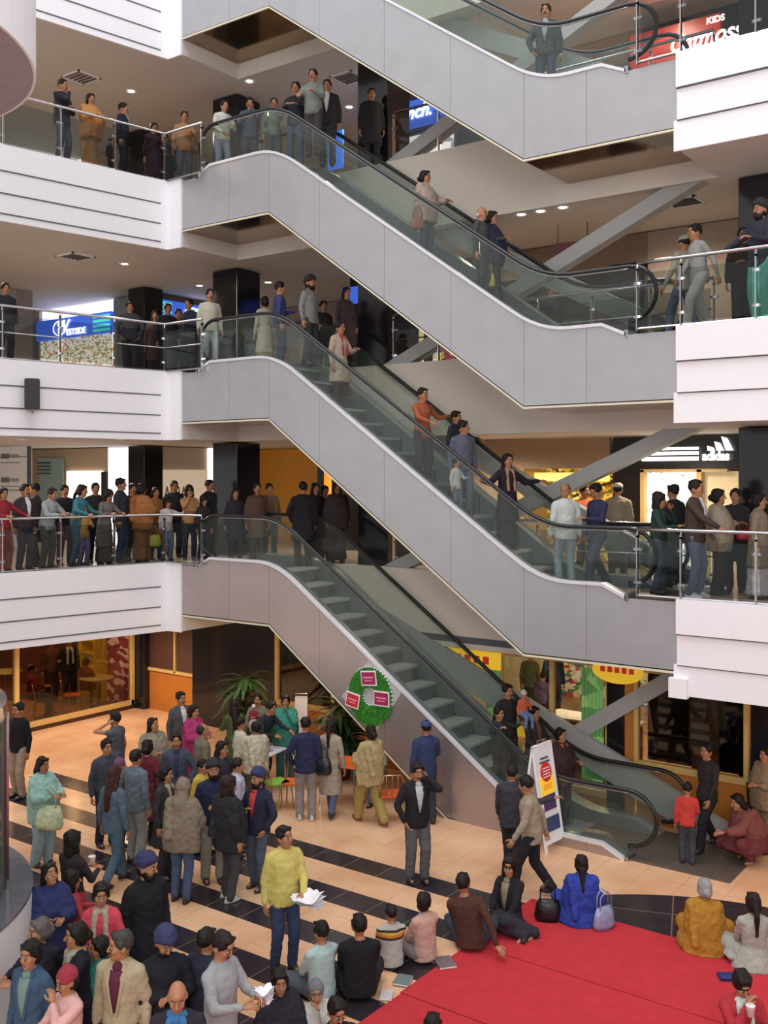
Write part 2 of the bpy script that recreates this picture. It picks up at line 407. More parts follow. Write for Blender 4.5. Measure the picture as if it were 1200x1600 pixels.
for L_ in (4, 8, 12):
    railing([(left_edge(-8)-.06, -8), (left_edge(-.1)+.0, -.08), (.66, -.08)], L_, 'steel and glass railing of the left balcony on the '+names[L_], mid=(L_ == 8))
    railing([(9.95, -.05), (10.62, -.05), (16, -.05)], L_, 'steel and glass railing of the right balcony on the '+names[L_], spacing=.62 if 0 else 1.0, mid=False)
    railing([(4.15, 1.76), (10.5, 1.76)], L_, 'low glass railing behind the escalator on the '+names[L_], mid=True)
# ---------------------------------------------------------------- ground floor shop fronts
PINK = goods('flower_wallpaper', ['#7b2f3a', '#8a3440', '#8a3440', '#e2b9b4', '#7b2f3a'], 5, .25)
DIN = mat('dining_wall', '#6e3a2a', .6, noise=.2, emit=.25)  # wall glows a little to brighten the cafe, it is no lamp
# the dado and window wall behind the escalator
def wallpiece(x0, x1, y, z0, z1, m, name='wall_shopfront', t=.1): obj(name, B(x0, x1, y, y+t, z0, z1), m, kind=ST)
G1 = 4-SL
# orange wall between the two black columns
wallpiece(-4.15, -2.05, 2.62, 0, 1.0, ORANGE); wallpiece(-4.15, -2.05, 2.62, 1.0, G1, BROWN)
bm = bmesh.new(); box(bm, -4.15, -2.05, 2.56, 2.63, .98, 1.05)
for x in (-4.12, -3.1, -2.12): box(bm, x, x+.06, 2.56, 2.63, 1.0, G1)
tn += 1; obj('trim_%d' % tn, bm, YFRAME, kind=ST)
wallpiece(-2.05, .85, 2.2, 0, G1, BLACK)
wallpiece(-.62, .86, 1.95, 0, G1, BLACK, t=.25)
def window_bay(x0, x1, y, sill, bg, dado=ORANGE, n=1):
    global wn
    wallpiece(x0, x1, y, 0, sill-.06, dado); 
    o = obj('window_%d' % wn, B(x0, x1, y+.03, y+.04, sill, G1), SHOPG, kind=ST); wn += 1
    bm = bmesh.new(); box(bm, x0, x1, y-.03, y+.06, sill-.06, sill+.05); box(bm, x0, x1, y-.03, y+.06, G1-.09, G1)
    for i in range(n+1):
        x = x0+(x1-x0)*i/n; box(bm, x-.04, x+.04, y-.035, y+.065, sill, G1)
    obj('window_frame', bm, YFRAME, o)
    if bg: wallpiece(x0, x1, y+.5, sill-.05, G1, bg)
wn = 1
window_bay(.92, 2.5, 1.9, .95, BROWN, n=1)
wallpiece(2.5, 3.2, 1.9, 0, G1, mat('dark_panel', '#2a1a17', .4))
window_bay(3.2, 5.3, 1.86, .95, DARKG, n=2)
window_bay(5.4, 8.62, 1.9, .32, None, n=3)
wallpiece(8.62, 8.95, 1.84, 0, G1, BLACK); wallpiece(8.95, 9.1, 1.84, .0, G1, ORANGE)
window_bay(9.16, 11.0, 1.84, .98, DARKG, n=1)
wallpiece(10.05, 10.5, 2.0, 1.0, G1, ORANGE, t=.06)
wallpiece(10.02, 10.5, 1.97, 1.3, 2.25, mat('notice_board', '#8d7a70', .5), t=.02)
wallpiece(11.0, 16, 2.6, 0, G1, mat('brown_wall', '#6a4632', .5))
wallpiece(13.2, 13.5, 2.5, 0, G1, YFRAME, t=.08)
# lit toy and gift shop
wallpiece(3.1, 10.7, 10.2, 0, G1, goods('gift_shelves', ['#e8dfb0', '#d9c690', '#c9463c', '#e8dfb0', '#4f8f55', '#f4f0d8', '#5a4fa0'], 7, .7))
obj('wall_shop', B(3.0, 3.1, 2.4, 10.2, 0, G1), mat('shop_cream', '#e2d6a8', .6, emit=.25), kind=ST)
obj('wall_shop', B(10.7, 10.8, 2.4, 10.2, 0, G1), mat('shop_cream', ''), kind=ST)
bam = goods('bamboo_poster', ['#4e7d45', '#6d9a5a', '#3c6438', '#7da65d', '#4e7d45', '#b04a3c', '#5d8a4e'], 3, .35)
def panel_poster(px0, px1, y, z0, z1, m, label):
    x0, x1 = s_at(px0, y), s_at(px1, y)
    bm = bmesh.new(); box(bm, x0, x1, y-.02, y, z0, z1)
    for i in range(6): tube(bm, [(x0+(x1-x0)*(i+.5)/6, y-.035, z0), (x0+(x1-x0)*(i+.5)/6, y-.035, z1)], (x1-x0)/16, 6)
    tag(obj('bamboo_banner', bm, m), label, 'banner')
panel_poster(910, 944, 1.83, .55, G1-.12, bam, 'green bamboo patterned banner in the shop window right of the counter')
panel_poster(762, 782, 1.83, .9, G1-.12, bam, 'narrow green bamboo banner at the left end of the lit shop window')
t = thing('shop_counter', 'white topped service counter inside the lit ground floor shop', 'counter', (7.3, 4.2, 0.0))
obj('cabinet', B(-.9, .9, -.3, .3, 0, .98), mat('counter_red', '#8c3030', .5), t); obj('worktop', B(-.95, .95, -.35, .35, .98, 1.03), WHITE, t)
t = thing('cash_register', 'pale computer screen standing on the shop counter', 'monitor', (7.75, 4.2, 1.03), .5)
obj('screen', B(-.2, .2, -.03, .03, .12, .45), mat('screen_glow', '#cfe6ef', .3, emit=.8), t); obj('stand', B(-.05, .05, -.05, .05, 0, .14), DARKG, t)
# round yellow shop sign seen just under the right balcony, and the long yellow one
def disc(bm, c, r, y0, y1, n=28, sx=1, mi=0):
    prism(bm, [(c[0]+r*sx*math.cos(2*PI*i/n), c[1]+r*math.sin(2*PI*i/n)) for i in range(n)], y0, y1, axis='y', mi=mi)
YEL = mat('sign_yellow', '#e5b92e', .4, emit=.5)
RED = mat('sign_red', '#c2312a', .4, emit=.25)
t = thing('round_sign', 'oval yellow shop sign hanging under the right balcony', 'sign', (s_at(966, 1.75), 1.72, 2.52))
bm = bmesh.new(); disc(bm, (0, 0), .22, 0, .05, sx=2.1); obj('board', bm, YEL, t)
bm = bmesh.new(); [box(bm, -.3+i*.13, -.22+i*.13, -.02, 0, -.03, .06+.03*(i % 2)) for i in range(5)]; obj('lettering', bm, RED, t)
t = thing('shop_sign', 'long yellow shop sign with red marks behind the lowest escalator', 'sign', (s_at(735, 1.78), 1.76, 2.42))
bm = bmesh.new(); box(bm, -.65, .65, 0, .05, -.16, .16); obj('board', bm, YEL, t)
bm = bmesh.new(); [box(bm, -.5+i*.2, -.38+i*.2, -.02, 0, -.07, .07) for i in range(5)]; obj('lettering', bm, RED, t)
t = thing('shop_notice', 'small yellow and red notice fixed low in the shop window', 'sign', (s_at(826, 1.8), 1.80, 1.35))
bm = bmesh.new(); box(bm, -.28, .28, 0, .03, -.25, .2); obj('board', bm, YEL, t); bm = bmesh.new(); box(bm, -.25, .25, -.01, 0, .02, .16); obj('lettering', bm, RED, t)
# cafe behind the left glass wall (plane x = -4.4)
o = obj('window_%d' % wn, B(-4.43, -4.42, -.9, 2.35, .12, G1), SHOPG, kind=ST); wn += 1
o2 = obj('window_%d' % wn, B(-4.43, -4.42, -6, -.98, .12, G1), SHOPG, kind=ST); wn += 1
bm = bmesh.new(); box(bm, -4.48, -4.36, -6, 2.4, .10, .22); box(bm, -4.48, -4.36, -6, 2.4, G1-.05, G1)
for y in (-.95, 2.36, -4): box(bm, -4.48, -4.36, y-.05, y+.05, .1, G1)
obj('window_frame', bm, YFRAME, o)
obj('baseboard_left', B(-4.47, -4.37, -6, 2.4, 0, .10), mat('base_brown', '#3a2219', .4), kind=ST)
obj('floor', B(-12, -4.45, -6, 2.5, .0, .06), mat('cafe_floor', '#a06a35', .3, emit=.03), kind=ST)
wallpiece(-5.45, -4.5, 2.42, 0, G1, PINK); wallpiece(-12, -5.45, 2.42, 0, G1, DIN)
obj('wall_cafe', B(-12.1, -12, -6, 2.5, 0, G1), DIN, kind=ST)
t = thing('display_shelf', 'yellow shelf unit against the flowered cafe wall', 'shelf unit', (-5.75, 2.2, .06))
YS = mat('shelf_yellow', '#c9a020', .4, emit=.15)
obj('side_panel', B(-.33, -.29, -.2, .2, 0, 2.4), YS, t); obj('side_panel', B(.29, .33, -.2, .2, 0, 2.4), YS, t); obj('back_panel', B(-.29, .29, .16, .2, 0, 2.4), YS, t)
for i in range(7): obj('shelf', B(-.29, .29, -.2, .16, .2+i*.34, .23+i*.34), YS, t)
CHAIRM = mat('chair_metal', '#b9a07a', .25, .9)
def chair(loc, rz, seatm, label, group=None, cat='chair'):
    t = thing('cafe_chair', label, cat, loc, rz, group)
    bm = bmesh.new(); box(bm, -.2, .2, -.2, .2, .44, .47); bmesh.ops.bevel(bm, geom=bm.edges[:], offset=.012, segments=2, affect='EDGES'); obj('seat', bm, seatm, t)
    for sx in (-1, 1):
        for sy in (-1, 1):
            bm = bmesh.new(); tube(bm, [(sx*.19, sy*.19, .45), (sx*.22, sy*.23, 0)], .013, 6); obj('leg', bm, CHAIRM, t)
    bm = bmesh.new(); tube(bm, [(-.2, .19, .45), (-.2, .25, .72), (-.14, .27, .84), (.14, .27, .84), (.2, .25, .72), (.2, .19, .45)], .013, 6)
    for x in (-.1, 0, .1): tube(bm, [(x, .2, .47), (x, .265, .84)], .007, 5)
    obj('backrest', bm, CHAIRM, t, smooth=True); return t
def table(loc, rz, topm, label, w=.35, round_=False, group=None):
    t = thing('cafe_table', label, 'table', loc, rz, group)
    if round_:
        bm = bmesh.new(); lathe(bm, [(w*.97, .72), (w, .73), (w, .745), (w*.97, .75)], n=24); obj('tabletop', bm, topm, t)
        bm = bmesh.new(); lathe(bm, [(.2, 0), (.2, .02), (.03, .05), (.03, .72)], n=14); obj('pedestal', bm, CHAIRM, t)
    else:
        bm = bmesh.new(); box(bm, -w, w, -w, w, .72, .75); bmesh.ops.bevel(bm, geom=bm.edges[:], offset=.01, segments=1, affect='EDGES'); obj('tabletop', bm, topm, t)
        for sx in (-1, 1):
            for sy in (-1, 1):
                bm = bmesh.new(); tube(bm, [(sx*(w-.04), sy*(w-.04), .72), (sx*(w-.04), sy*(w-.04), 0)], .017, 8); obj('leg', bm, STEEL, t)
    return t
RS = mat('red_seat', '#8e2222', .5); OS = mat('orange_seat', '#e0602a', .4)
GT = mat('green_table', '#b9b36a', .4)
table((-5.0, 1.75, .06), 0, GT, 'round pale green table inside the cafe beside the yellow shelf', .42, True)
chair((-4.95, .95, .06), 2.6, OS, 'metal cafe chair in front of the flowered cafe wall')
chair((-5.0, .2, .06), 2.6, DARKG, 'metal cafe chair with its back to the cafe glass wall, nearest the round table')
chair((-5.4, -.75, .06), 2.9, RS, 'metal cafe chair inside the cafe behind the left window frame')
table((-6.0, -1.0, .06), 0, GT, 'round pale table deeper in the cafe near the left window frame', .42, True)
table((-7.6, .9, .06), 0, GT, 'round table at the back of the cafe', .42, True)
t = thing('cafe_lamp', 'wide glowing pendant lamp hanging in the cafe', 'lamp', (-6.9, .7, 2.05))
bm = bmesh.new(); lathe(bm, [(.05, .22), (.25, .16), (.42, .02), (.40, .0), (.2, .1)], n=24); obj('lamp_shade', bm, mat('lamp_brass', '#b98a4a', .3, .6), t, smooth=True)
bm = bmesh.new(); lathe(bm, [(.02, .02), (.12, .05), (.1, .12)], n=14); obj('bulb', bm, mat('bulb_glow', '#fff2d0', .3, emit=8), t)
bm = bmesh.new(); tube(bm, [(0, 0, .2), (0, 0, .57)], .008, 6); obj('cord', bm, RUBBER, t)
# cafe furniture out on the floor
x, y = feet(537, 1255); TB = table((x, y, 0), .3, OS, 'orange square table between the woman in beige and the man in the yellow shawl', .36)
x, y = feet(408, 1235); table((x, y, 0), .2, mat('white_table', '#cfd2dc', .4), 'white square table covered with clutter beside the man in the navy jacket', .36)
x, y = feet(610, 1282); chair((x, y, 0), 3.9, OS, 'steel chair with an orange seat right of the orange table')
x, y = feet(498, 1228); chair((x, y, 0), 2.2, OS, 'steel chair with an orange seat left of the orange table')
x, y = feet(460, 1262); chair((x, y, 0), .4, OS, 'steel chair with an orange seat behind the man in grey trousers')
x, y = feet(432, 1262); chair((x, y, 0), 2.8, mat('green_seat', '#7fb83c', .4), 'lime green seated chair beside the cluttered white table')
# ---------------------------------------------------------------- potted plants
LEAF = mat('leaf_dark', '#24401c', .5, noise=.25); LEAF2 = mat('leaf_mid', '#3b5a26', .5, noise=.25)
def plant(loc, h, r, n, label, m, pot=.22):
    t = thing('potted_plant', label, 'plant', loc)
    bm = bmesh.new(); lathe(bm, [(pot*.75, 0), (pot, .34), (pot*1.06, .36), (pot*1.0, .40), (pot*.9, .38)], n=18); obj('pot', bm, mat('terracotta', '#6b3d28', .6), t, smooth=True)
    bm = bmesh.new(); rnd = random.Random(hash(label) % 999 if 0 else len(label)); tube(bm, [(0, 0, .3), (.02, 0, h*.6), (0, .02, h*.9)], .02, 6); obj('stem', bm, mat('bark', '#4a3624', .8), t)
    bm = bmesh.new()
    for i in range(n):
        a = rnd.uniform(0, 2*PI); zz = h*(.35+.6*rnd.random()); ln = r*(.6+.6*rnd.random()); tilt = rnd.uniform(-.1, .9)
        base = Vector((0, 0, zz)); d = Vector((math.cos(a), math.sin(a), tilt)).normalized(); sd = Vector((-math.sin(a), math.cos(a), 0))
        prev = None
        for k in range(5):
            f = k/4; c = base+d*ln*f+Vector((0, 0, -ln*.55*f*f)); wd = .05*math.sin(PI*min(.97, f*.9+.1))+.004
            cur = (bm.verts.new(c-sd*wd), bm.verts.new(c+sd*wd))
            if prev: bm.faces.new([prev[0], prev[1], cur[1], cur[0]])
            prev = cur
    obj('foliage', bm, m, t); return t
x, y = feet(527, 1215); plant((x+.1, y, 0), 1.5, .75, 150, 'bushy dark green potted plant behind the orange table under the escalator', LEAF)
x, y = feet(384, 1190); plant((x, y, 0), 1.8, .7, 110, 'tall potted plant in front of the black column left of the brown window', LEAF2)
# easel style A-frame leaning frames at the wall
def aframe(loc, rz, label, h, w, sp, mA, mB, poster=False):
    t = thing('folding_sign', label, 'sign board', loc, rz)
    for sgn, m in ((-1, mA), (1, mB)):
        ang = math.atan2(sp, h)
        R = Matrix.Rotation(sgn*ang, 3, 'X')
        bm = bmesh.new(); box(bm, -w/2, w/2, -.012, .012, .12 if poster else .0, h)
        for v in bm.verts: v.co = R @ (v.co-Vector((0, 0, h)))+Vector((0, 0, h*math.cos(ang)))
        obj('board', bm, m, t)
        bm = bmesh.new()
        for sx in (-1, 1): box(bm, sx*w/2-.02, sx*w/2+.02, -.018, .018, 0, h+.02)
        box(bm, -w/2, w/2, -.018, .018, h-.02, h+.02)
        for v in bm.verts: v.co = R @ (v.co-Vector((0, 0, h)))+Vector((0, 0, h*math.cos(ang)))
        obj('frame', bm, WHITE, t)
        if poster and sgn == -1:
            for (x0, x1, z0, z1, mm) in ((-.20, .20, .3, .52, mat('poster_blue', '#3c4a74', .5)), (-.17, .17, .62, .85, mat('poster_violet', '#573a66', .5)),
                                         (-.19, .19, .86, 1.14, YEL), (-.12, .12, .93, 1.02, RED), (-.14, .14, 1.34, 1.37, GROOVE), (-.11, .11, 1.40, 1.43, GROOVE)):
                bm = bmesh.new(); box(bm, x0, x1, -.022, -.014, z0, z1)
                for v in bm.verts: v.co = R @ (v.co-Vector((0, 0, h)))+Vector((0, 0, h*math.cos(ang)))
                obj('print', bm, mm, t)
            bm = bmesh.new(); disc(bm, (0, 1.2), .15, -.026, -.014)
            for k in range(4): box(bm, -.1, .1, -.030, -.024, 1.12+k*.045, 1.135+k*.045, mi=1)
            for v in bm.verts: v.co = R @ (v.co-Vector((0, 0, h)))+Vector((0, 0, h*math.cos(ang)))
            obj('print', bm, [RED, WHITE], t)
    bm = bmesh.new(); tube(bm, [(-.12, 0, h-.03), (-.12, 0, h+.06), (.12, 0, h+.06), (.12, 0, h-.03)], .012, 6)
    obj('handle', bm, STEEL, t); return t
x, y = feet(846, 1322)
aframe((x, y, 0), math.atan2(.591, .807)+.95-.1, 'white folding sign with a red disc and yellow poster at the foot of the escalator', 1.62, .50, .26, WHITE, WHITE, True)
x, y = feet(471, 1182)
aframe((x, y, 0), .6, 'tall narrow white folding stand against the orange wall behind the tables', 1.25, .22, .22, WHITE, WHITE)
# ---------------------------------------------------------------- wreath on the lowest escalator
def onp(px, py): return (s_at(px, 0), zq(px, py, 0))
t = thing('wreath_display', 'round green wreath with three red cards on the side of the lowest escalator', 'wreath', (s_at(580, 0), 0, 1.25))
ox, oz = s_at(580, 0), 1.25
cw = onp(580, 1088); cx, cz = cw[0]-ox, cw[1]-oz
bm = bmesh.new(); dia = [onp(p, q) for p, q in ((578, 1030), (630, 1080), (588, 1145), (534, 1088))]
prism(bm, [(a-ox, b-oz) for a, b in dia], -.010, -.002, axis='y'); obj('backing_board', bm, mat('pale_board', '#c4c1c8', .45, .3), t)
GRASS = mat('wreath_green', '#3f8f2c', .9, noise=.3, nscale=30)
bm = bmesh.new(); n = 30; ro, ri = .50, .15
for i in range(n):
    a0, a1 = 2*PI*i/n, 2*PI*(i+1)/n
    q = [(cx+r*math.cos(a)*.98, cz+r*1.05*math.sin(a)) for r, a in ((ri, a0), (ro, a0), (ro, a1), (ri, a1))]
    prism(bm, q, -.03, -.012, axis='y')
rnd = random.Random(3)
for i in range(2600):
    a = rnd.uniform(0, 2*PI); r = math.sqrt(rnd.uniform(ri*ri, ro*ro)); p = Vector((cx+r*math.cos(a)*.98, -.03, cz+r*1.05*math.sin(a)))
    d = Vector((rnd.uniform(-.03, .03), -rnd.uniform(.02, .05), rnd.uniform(-.05, .02))); s = Vector((rnd.uniform(-.012, .012), 0, rnd.uniform(-.012, .012)))
    bm.faces.new([bm.verts.new(p-s), bm.verts.new(p+s), bm.verts.new(p+d)])
obj('foliage_ring', bm, GRASS, t)
bm = bmesh.new()
for r, n in ((.505, 46), (.145, 18)):
    for i in range(n):
        if r > .3 and not (-.2 < math.sin(2*PI*i/n) and math.cos(2*PI*i/n) > -.6): continue
        a = 2*PI*i/n; lathe(bm, [(.004, -.016), (.018, 0), (.004, .016)], (cx+r*math.cos(a)*.98, -.035, cz+r*1.05*math.sin(a)), 6)
obj('bead_trim', bm, WHITE, t)
for (px, py, a, m, w_) in ((580, 1059, -.12, mat('card_crimson', '#a02452', .4), .17), (555, 1093, .17, mat('card_red', '#c92a35', .4), .15), (600, 1091, -.02, mat('card_crimson', ''), .17)):
    c = onp(px, py); R = Matrix.Rotation(a, 3, 'Y'); o3 = Vector((c[0]-ox, 0, c[1]-oz))
    bm = bmesh.new()
    box(bm, -w_, w_, -.075, -.062, -.135, .135, mi=0); box(bm, -w_+.02, w_-.02, -.082, -.074, -.11, .11, mi=1)
    box(bm, -w_*.65, w_*.65, -.086, -.08, .0, .03, mi=2); box(bm, -w_*.5, w_*.5, -.086, -.08, -.05, -.03, mi=2)
    for v in bm.verts: v.co = R @ v.co + o3
    obj('card', bm, [WHITE, m, mat('card_pale', '#dd8aa6', .5)], t)
# ---------------------------------------------------------------- red carpet, laid in strips
for i, (y0, y1) in enumerate(((-2.11, -3.78), (-3.80, -5.28), (-5.30, -6.9), (-6.92, -8.6), (-8.62, -10.3))):
    bm = bmesh.new(); n = 30
    for k in range(n):
        pass
    box(bm, 9.27+.02*i, 19.5, y1, y0, .001, .012+.0005*(i % 2))
    tag(obj('red_carpet', bm, CARPET), 'long strip of bright red carpet, %s' % ['the one along the black tiled disc', 'second from the black tiled disc', 'third from the black tiled disc', 'fourth from the black tiled disc', 'last one nearest the viewer'][i], 'carpet', 'red carpet strips')
# ---------------------------------------------------------------- upper floor shop fronts
LITW = mat('lit_white', '#fff8ee', .5, emit=1.4)
def uwall(x0, x1, y, z0, z1, m, t=.1, name='wall_shop'): return obj(name, B(x0, x1, y, y+t, z0, z1), m, kind=ST)
def uwall_x(x, y0, y1, z0, z1, m, t=.1, name='wall_shop'): return obj(name, B(x-t, x, y0, y1, z0, z1), m, kind=ST)
BEIGE = mat('beige_shop_wall', '#bfa98e', .7, noise=.03)
# first upper floor
z0, z1 = 4.02, 8-SL
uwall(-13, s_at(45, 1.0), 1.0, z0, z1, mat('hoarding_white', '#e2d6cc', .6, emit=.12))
bm = bmesh.new()
for i in range(3):
    box(bm, -9.6, s_at(45, 1.0), .985, .999, z0+.6+i*.86, z0+.62+i*.86)
box(bm, s_at(45, 1)-.03, s_at(45, 1)+.03, .97, 1.06, z0, z1)
tn += 1; obj('trim_%d' % tn, bm, GROOVE, kind=ST)
bm = bmesh.new()
for i in range(3):
    zz = z0+1.05+i*.62; xx = s_at(3, 1)
    box(bm, xx, xx+.35, .97, .985, zz, zz+.13, mi=0)
    for k in range(4): box(bm, xx+.4+k*.1, xx+.46+k*.1, .97, .985, zz+.02, zz+.11, mi=1)
    box(bm, xx, xx+.8, .97, .985, zz-.12, zz-.09, mi=1)
t = thing('hoarding_print', 'grey printed blocks on the white hoarding at the far left of the first upper floor', 'sign', (0, 0, 0)); obj('lettering', bm, [mat('print_grey', '#8d8680', .6), mat('print_light', '#b9ada4', .6)], t)
t.location = (xx, .98, z0); [setattr(c, 'location', (-xx, -.98, -z0)) for c in t.children]
uwall(-13, -4.8, 3.2, z0, z1, BEIGE)
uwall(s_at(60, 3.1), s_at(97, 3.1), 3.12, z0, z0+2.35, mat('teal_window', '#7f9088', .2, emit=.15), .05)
bm = bmesh.new(); [box(bm, s_at(60, 3.1), s_at(78, 3.1), 3.05, 3.12, z0+1.9+i*.1, z0+1.93+i*.1) for i in range(4)]; tn += 1; obj('trim_%d' % tn, bm, DARKG, kind=ST)
uwall(s_at(103, 3.1), s_at(158, 3.1), 3.12, z0, z0+1.98, LITW, .05)
uwall(s_at(158, 3.1), s_at(165, 3.1), 3.1, z0, z0+1.95, DARKG, .07)
uwall(s_at(168, 3.1), s_at(213, 3.1), 3.12, z0, z1, mat('lit_white2', '#f6f4ff', .5, emit=1.2), .05)
uwall_x(-4.5, 3.2, 7.1, z0, z1, CREAM)
uwall_x(-4.44, 3.4, 5.0, z0, z0+2.0, mat('frost_lit', '#e0cfb4', .5, emit=.45), .05)
uwall_x(-4.44, 5.05, 5.3, z0, z1, LITW, .05)
text('shop_lettering', 'ARRAB', .5, (-4.438, 3.45, z0+1.22), PI/2, PI/2, mat('letter_brown', '#8a6a58', .5), sx=.62, ext=.004)
tag(bpy.data.objects['shop_lettering'], 'brown capital letters across the frosted shop window on the first upper floor', 'lettering')
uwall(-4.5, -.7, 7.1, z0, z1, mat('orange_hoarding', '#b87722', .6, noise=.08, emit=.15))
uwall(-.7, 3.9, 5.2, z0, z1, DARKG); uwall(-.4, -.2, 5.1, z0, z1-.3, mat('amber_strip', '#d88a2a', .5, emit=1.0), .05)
# right: beige bulkhead, yellow lit shop, three-stripe sports shop
uwall(4.2, 7.5, 4.5, z0+1.98, z1, mat('bulkhead', '#a58c72', .7)); uwall(4.2, 5.45, 4.5, z0, z0+1.98, mat('bulkhead', ''))
uwall(5.4, 7.3, 5.6, z0, z0+2.1, goods('deli_display', ['#d9a12a', '#8a5a1c', '#e5c04a', '#5f6a24', '#b5702a', '#f0d878', '#3f2c18'], 10, .55, 4))
bm = bmesh.new(); box(bm, 5.45, 5.55, 4.5, 5.6, z0, z0+1.98); tn += 1; obj('trim_%d' % tn, bm, YFRAME, kind=ST)
uwall(5.6, 7.3, 4.9, z0+1.72, z0+1.9, mat('deli_glow', '#ffcf6a', .5, emit=1.6), .05)
x0a, x1a = s_at(955, 4.4), s_at(1140, 4.4)
uwall(x0a, 14, 4.5, z0+1.95, z1, DARKG)
uwall(x0a, s_at(1000, 4.4), 4.5, z0, z0+1.95, DARKG)
uwall(s_at(1000, 4.4), s_at(1090, 4.4), 4.6, z0, z0+1.92, goods('shoe_display', ['#eef4ee', '#cfdccf', '#f8fff8', '#9fb0a4', '#e6efe6'], 12, 1.1, 9))
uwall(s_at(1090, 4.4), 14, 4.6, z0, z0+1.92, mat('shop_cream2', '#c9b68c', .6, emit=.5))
bm = bmesh.new(); box(bm, s_at(1000, 4.4), s_at(1006, 4.4), 4.42, 4.6, z0, z0+1.95); box(bm, s_at(1000, 4.4), s_at(1136, 4.4), 4.42, 4.6, z0+1.9, z0+1.96); box(bm, s_at(1088, 4.4), s_at(1096, 4.4), 4.42, 4.6, z0, z0+1.95)
tn += 1; obj('trim_%d' % tn, bm, YFRAME, kind=ST)
def zl(px, py, y): return zq(px, py, y)
GLOWW = mat('sign_white', '#ffffff', .5, emit=2.2)
t = thing('three_stripe_sign', 'three glowing white bars beside the adidas name over the sports shop', 'sign', (x0a, 4.4, z0+1.95))
xs0, xs1 = s_at(1003, 4.4)-x0a, s_at(1091, 4.4)-x0a
for i, (pa, pb) in enumerate(((699, 703), (706, 711), (714, 720))):
    za, zb = zl(1040, pb, 4.4)-z0-1.95, zl(1040, pa, 4.4)-z0-1.95
    bm = bmesh.new(); sl = .0; prism(bm, [(xs0+(.12 if i == 0 else 0), za), (xs1, za), (xs1, zb), (xs0+(.17 if i == 0 else .0), zb)], 0, .04, axis='y'); obj('stripe', bm, GLOWW, t)
t = thing('sports_logo_sign', 'glowing white adidas logo of three slanted bars over its name', 'sign', (s_at(1098, 4.4), 4.4, z0+1.95))
lw_ = s_at(1139, 4.4)-s_at(1098, 4.4)
text('lettering', 'adidas', .25, (0, 0, zl(1118, 719, 4.4)-z0-1.95), PI/2, 0, GLOWW, t, .02, sx=.82)
zb = zl(1118, 704, 4.4)-z0-1.95
for i, (bx, hh) in enumerate(((.10, .09), (.27, .17), (.44, .26))):
    bm = bmesh.new(); prism(bm, [(bx, zb), (bx+.13, zb), (bx+.13-hh*.45, zb+hh-.03), (bx-hh*.45+.03, zb+hh)], 0, .04, axis='y'); obj('bar', bm, GLOWW, t)
# second upper floor
z0, z1 = 8.02, 12-SL
BLUE = mat('sign_blue', '#3f66d8', .4, emit=.75); TEAL = mat('sign_teal', '#4fd0c4', .4, emit=.9)
SHOPLIT = goods('garland_window', ['#efe6cf', '#f5efe0', '#8d9a55', '#d8c9a4', '#c98a5a', '#f5efe0', '#e6dcc0'], 13, .75, 2)
xa, xb = s_at(52, 3), s_at(168, 3)
uwall(-13, xa, 3.2, z0, z1, mat('wall_grey', '#a8a09a', .7)); uwall(xb, -4.75, 3.2, z0, z1, mat('greyteal', '#8c9794', .4))
uwall(xa, xb, 3.25, z0, z0+1.75, SHOPLIT); uwall(xa, xb, 3.3, z0+1.75, z1, mat('lit_white3', '#ffffff', .5, emit=1.0))
t = thing('store_sign', 'blue WESTSIDE sign with teal stripes, left of the black column, above a lit window', 'sign', (xa, 3.1, z0+1.7))
obj('board', B(0, xb-xa, 0, .12, 0, .56), BLUE, t)
for k in range(4): obj('stripe', B(xb-xa-.72, xb-xa-.02, -.02, 0, .05+k*.125, .12+k*.125), TEAL, t)
text('initial', 'W', .5, (.95, -.03, .14), PI/2, 0, GLOWW, t, .01, shear=.3)
bm = bmesh.new(); tube(bm, [(1.12+.27*math.cos(a), -.04, .28+.2*math.sin(a)) for a in frange(.4, 2*PI-.2, 24)], .016, 5); obj('swirl', bm, GLOWW, t)
text('lettering', 'ESTSIDE', .24, (1.42, -.03, .06), PI/2, 0, GLOWW, t, .01)
uwall_x(-4.5, 3.2, 7.1, z0, z1, mat('wall_greybrown', '#6b625c', .6))  # plain grey brown wall colour
t = thing('store_sign', 'blue WESTSIDE sign receding between the two black columns', 'sign', (-4.46, 3.3, z0+1.95), PI/2)
obj('board', B(0, 2.6, -.0, .05, 0, .5), BLUE, t)
for k in range(4): obj('stripe', B(.02, .42, -.03, -.0, .05+k*.11, .11+k*.11), TEAL, t)
text('initial', 'W', .5, (.95, -.03, .05), PI/2, 0, GLOWW, t, .01, shear=.3)
bm = bmesh.new(); tube(bm, [(1.13+.27*math.cos(a), -.04, .2+.2*math.sin(a)) for a in frange(.4, 2*PI-.2, 24)], .016, 5); obj('swirl', bm, GLOWW, t)
text('lettering', 'ESTSIDE', .22, (1.45, -.03, .03), PI/2, 0, GLOWW, t, .01)
uwall_x(-4.42, 5.95, 6.3, z0, z1-.2, LITW, .05)
uwall(-4.5, .9, 7.1, z0, z1, mat('wall_tan', '#9a8a78', .7))
uwall(.9, 4.3, 4.5, z0, z1, DARKG); uwall(1.55, 1.7, 4.42, z0+.3, z0+2.1, mat('warm_strip', '#e8d59a', .5, emit=.7), .05)
uwall(.75, 1.3, 4.35, z0+1.9, z0+2.3, BLUE, .05)
uwall(3.3, 4.3, 4.44, z0+.1, z0+1.2, goods('dark_goods', ['#c9a83a', '#8c2f4a', '#241a18', '#d9d0b0', '#241a18', '#5a3a66'], 6, .6, 5), .05)
uwall(2.95, 3.05, 4.4, z0, z1-.3, mat('warm_strip', ''), .05)
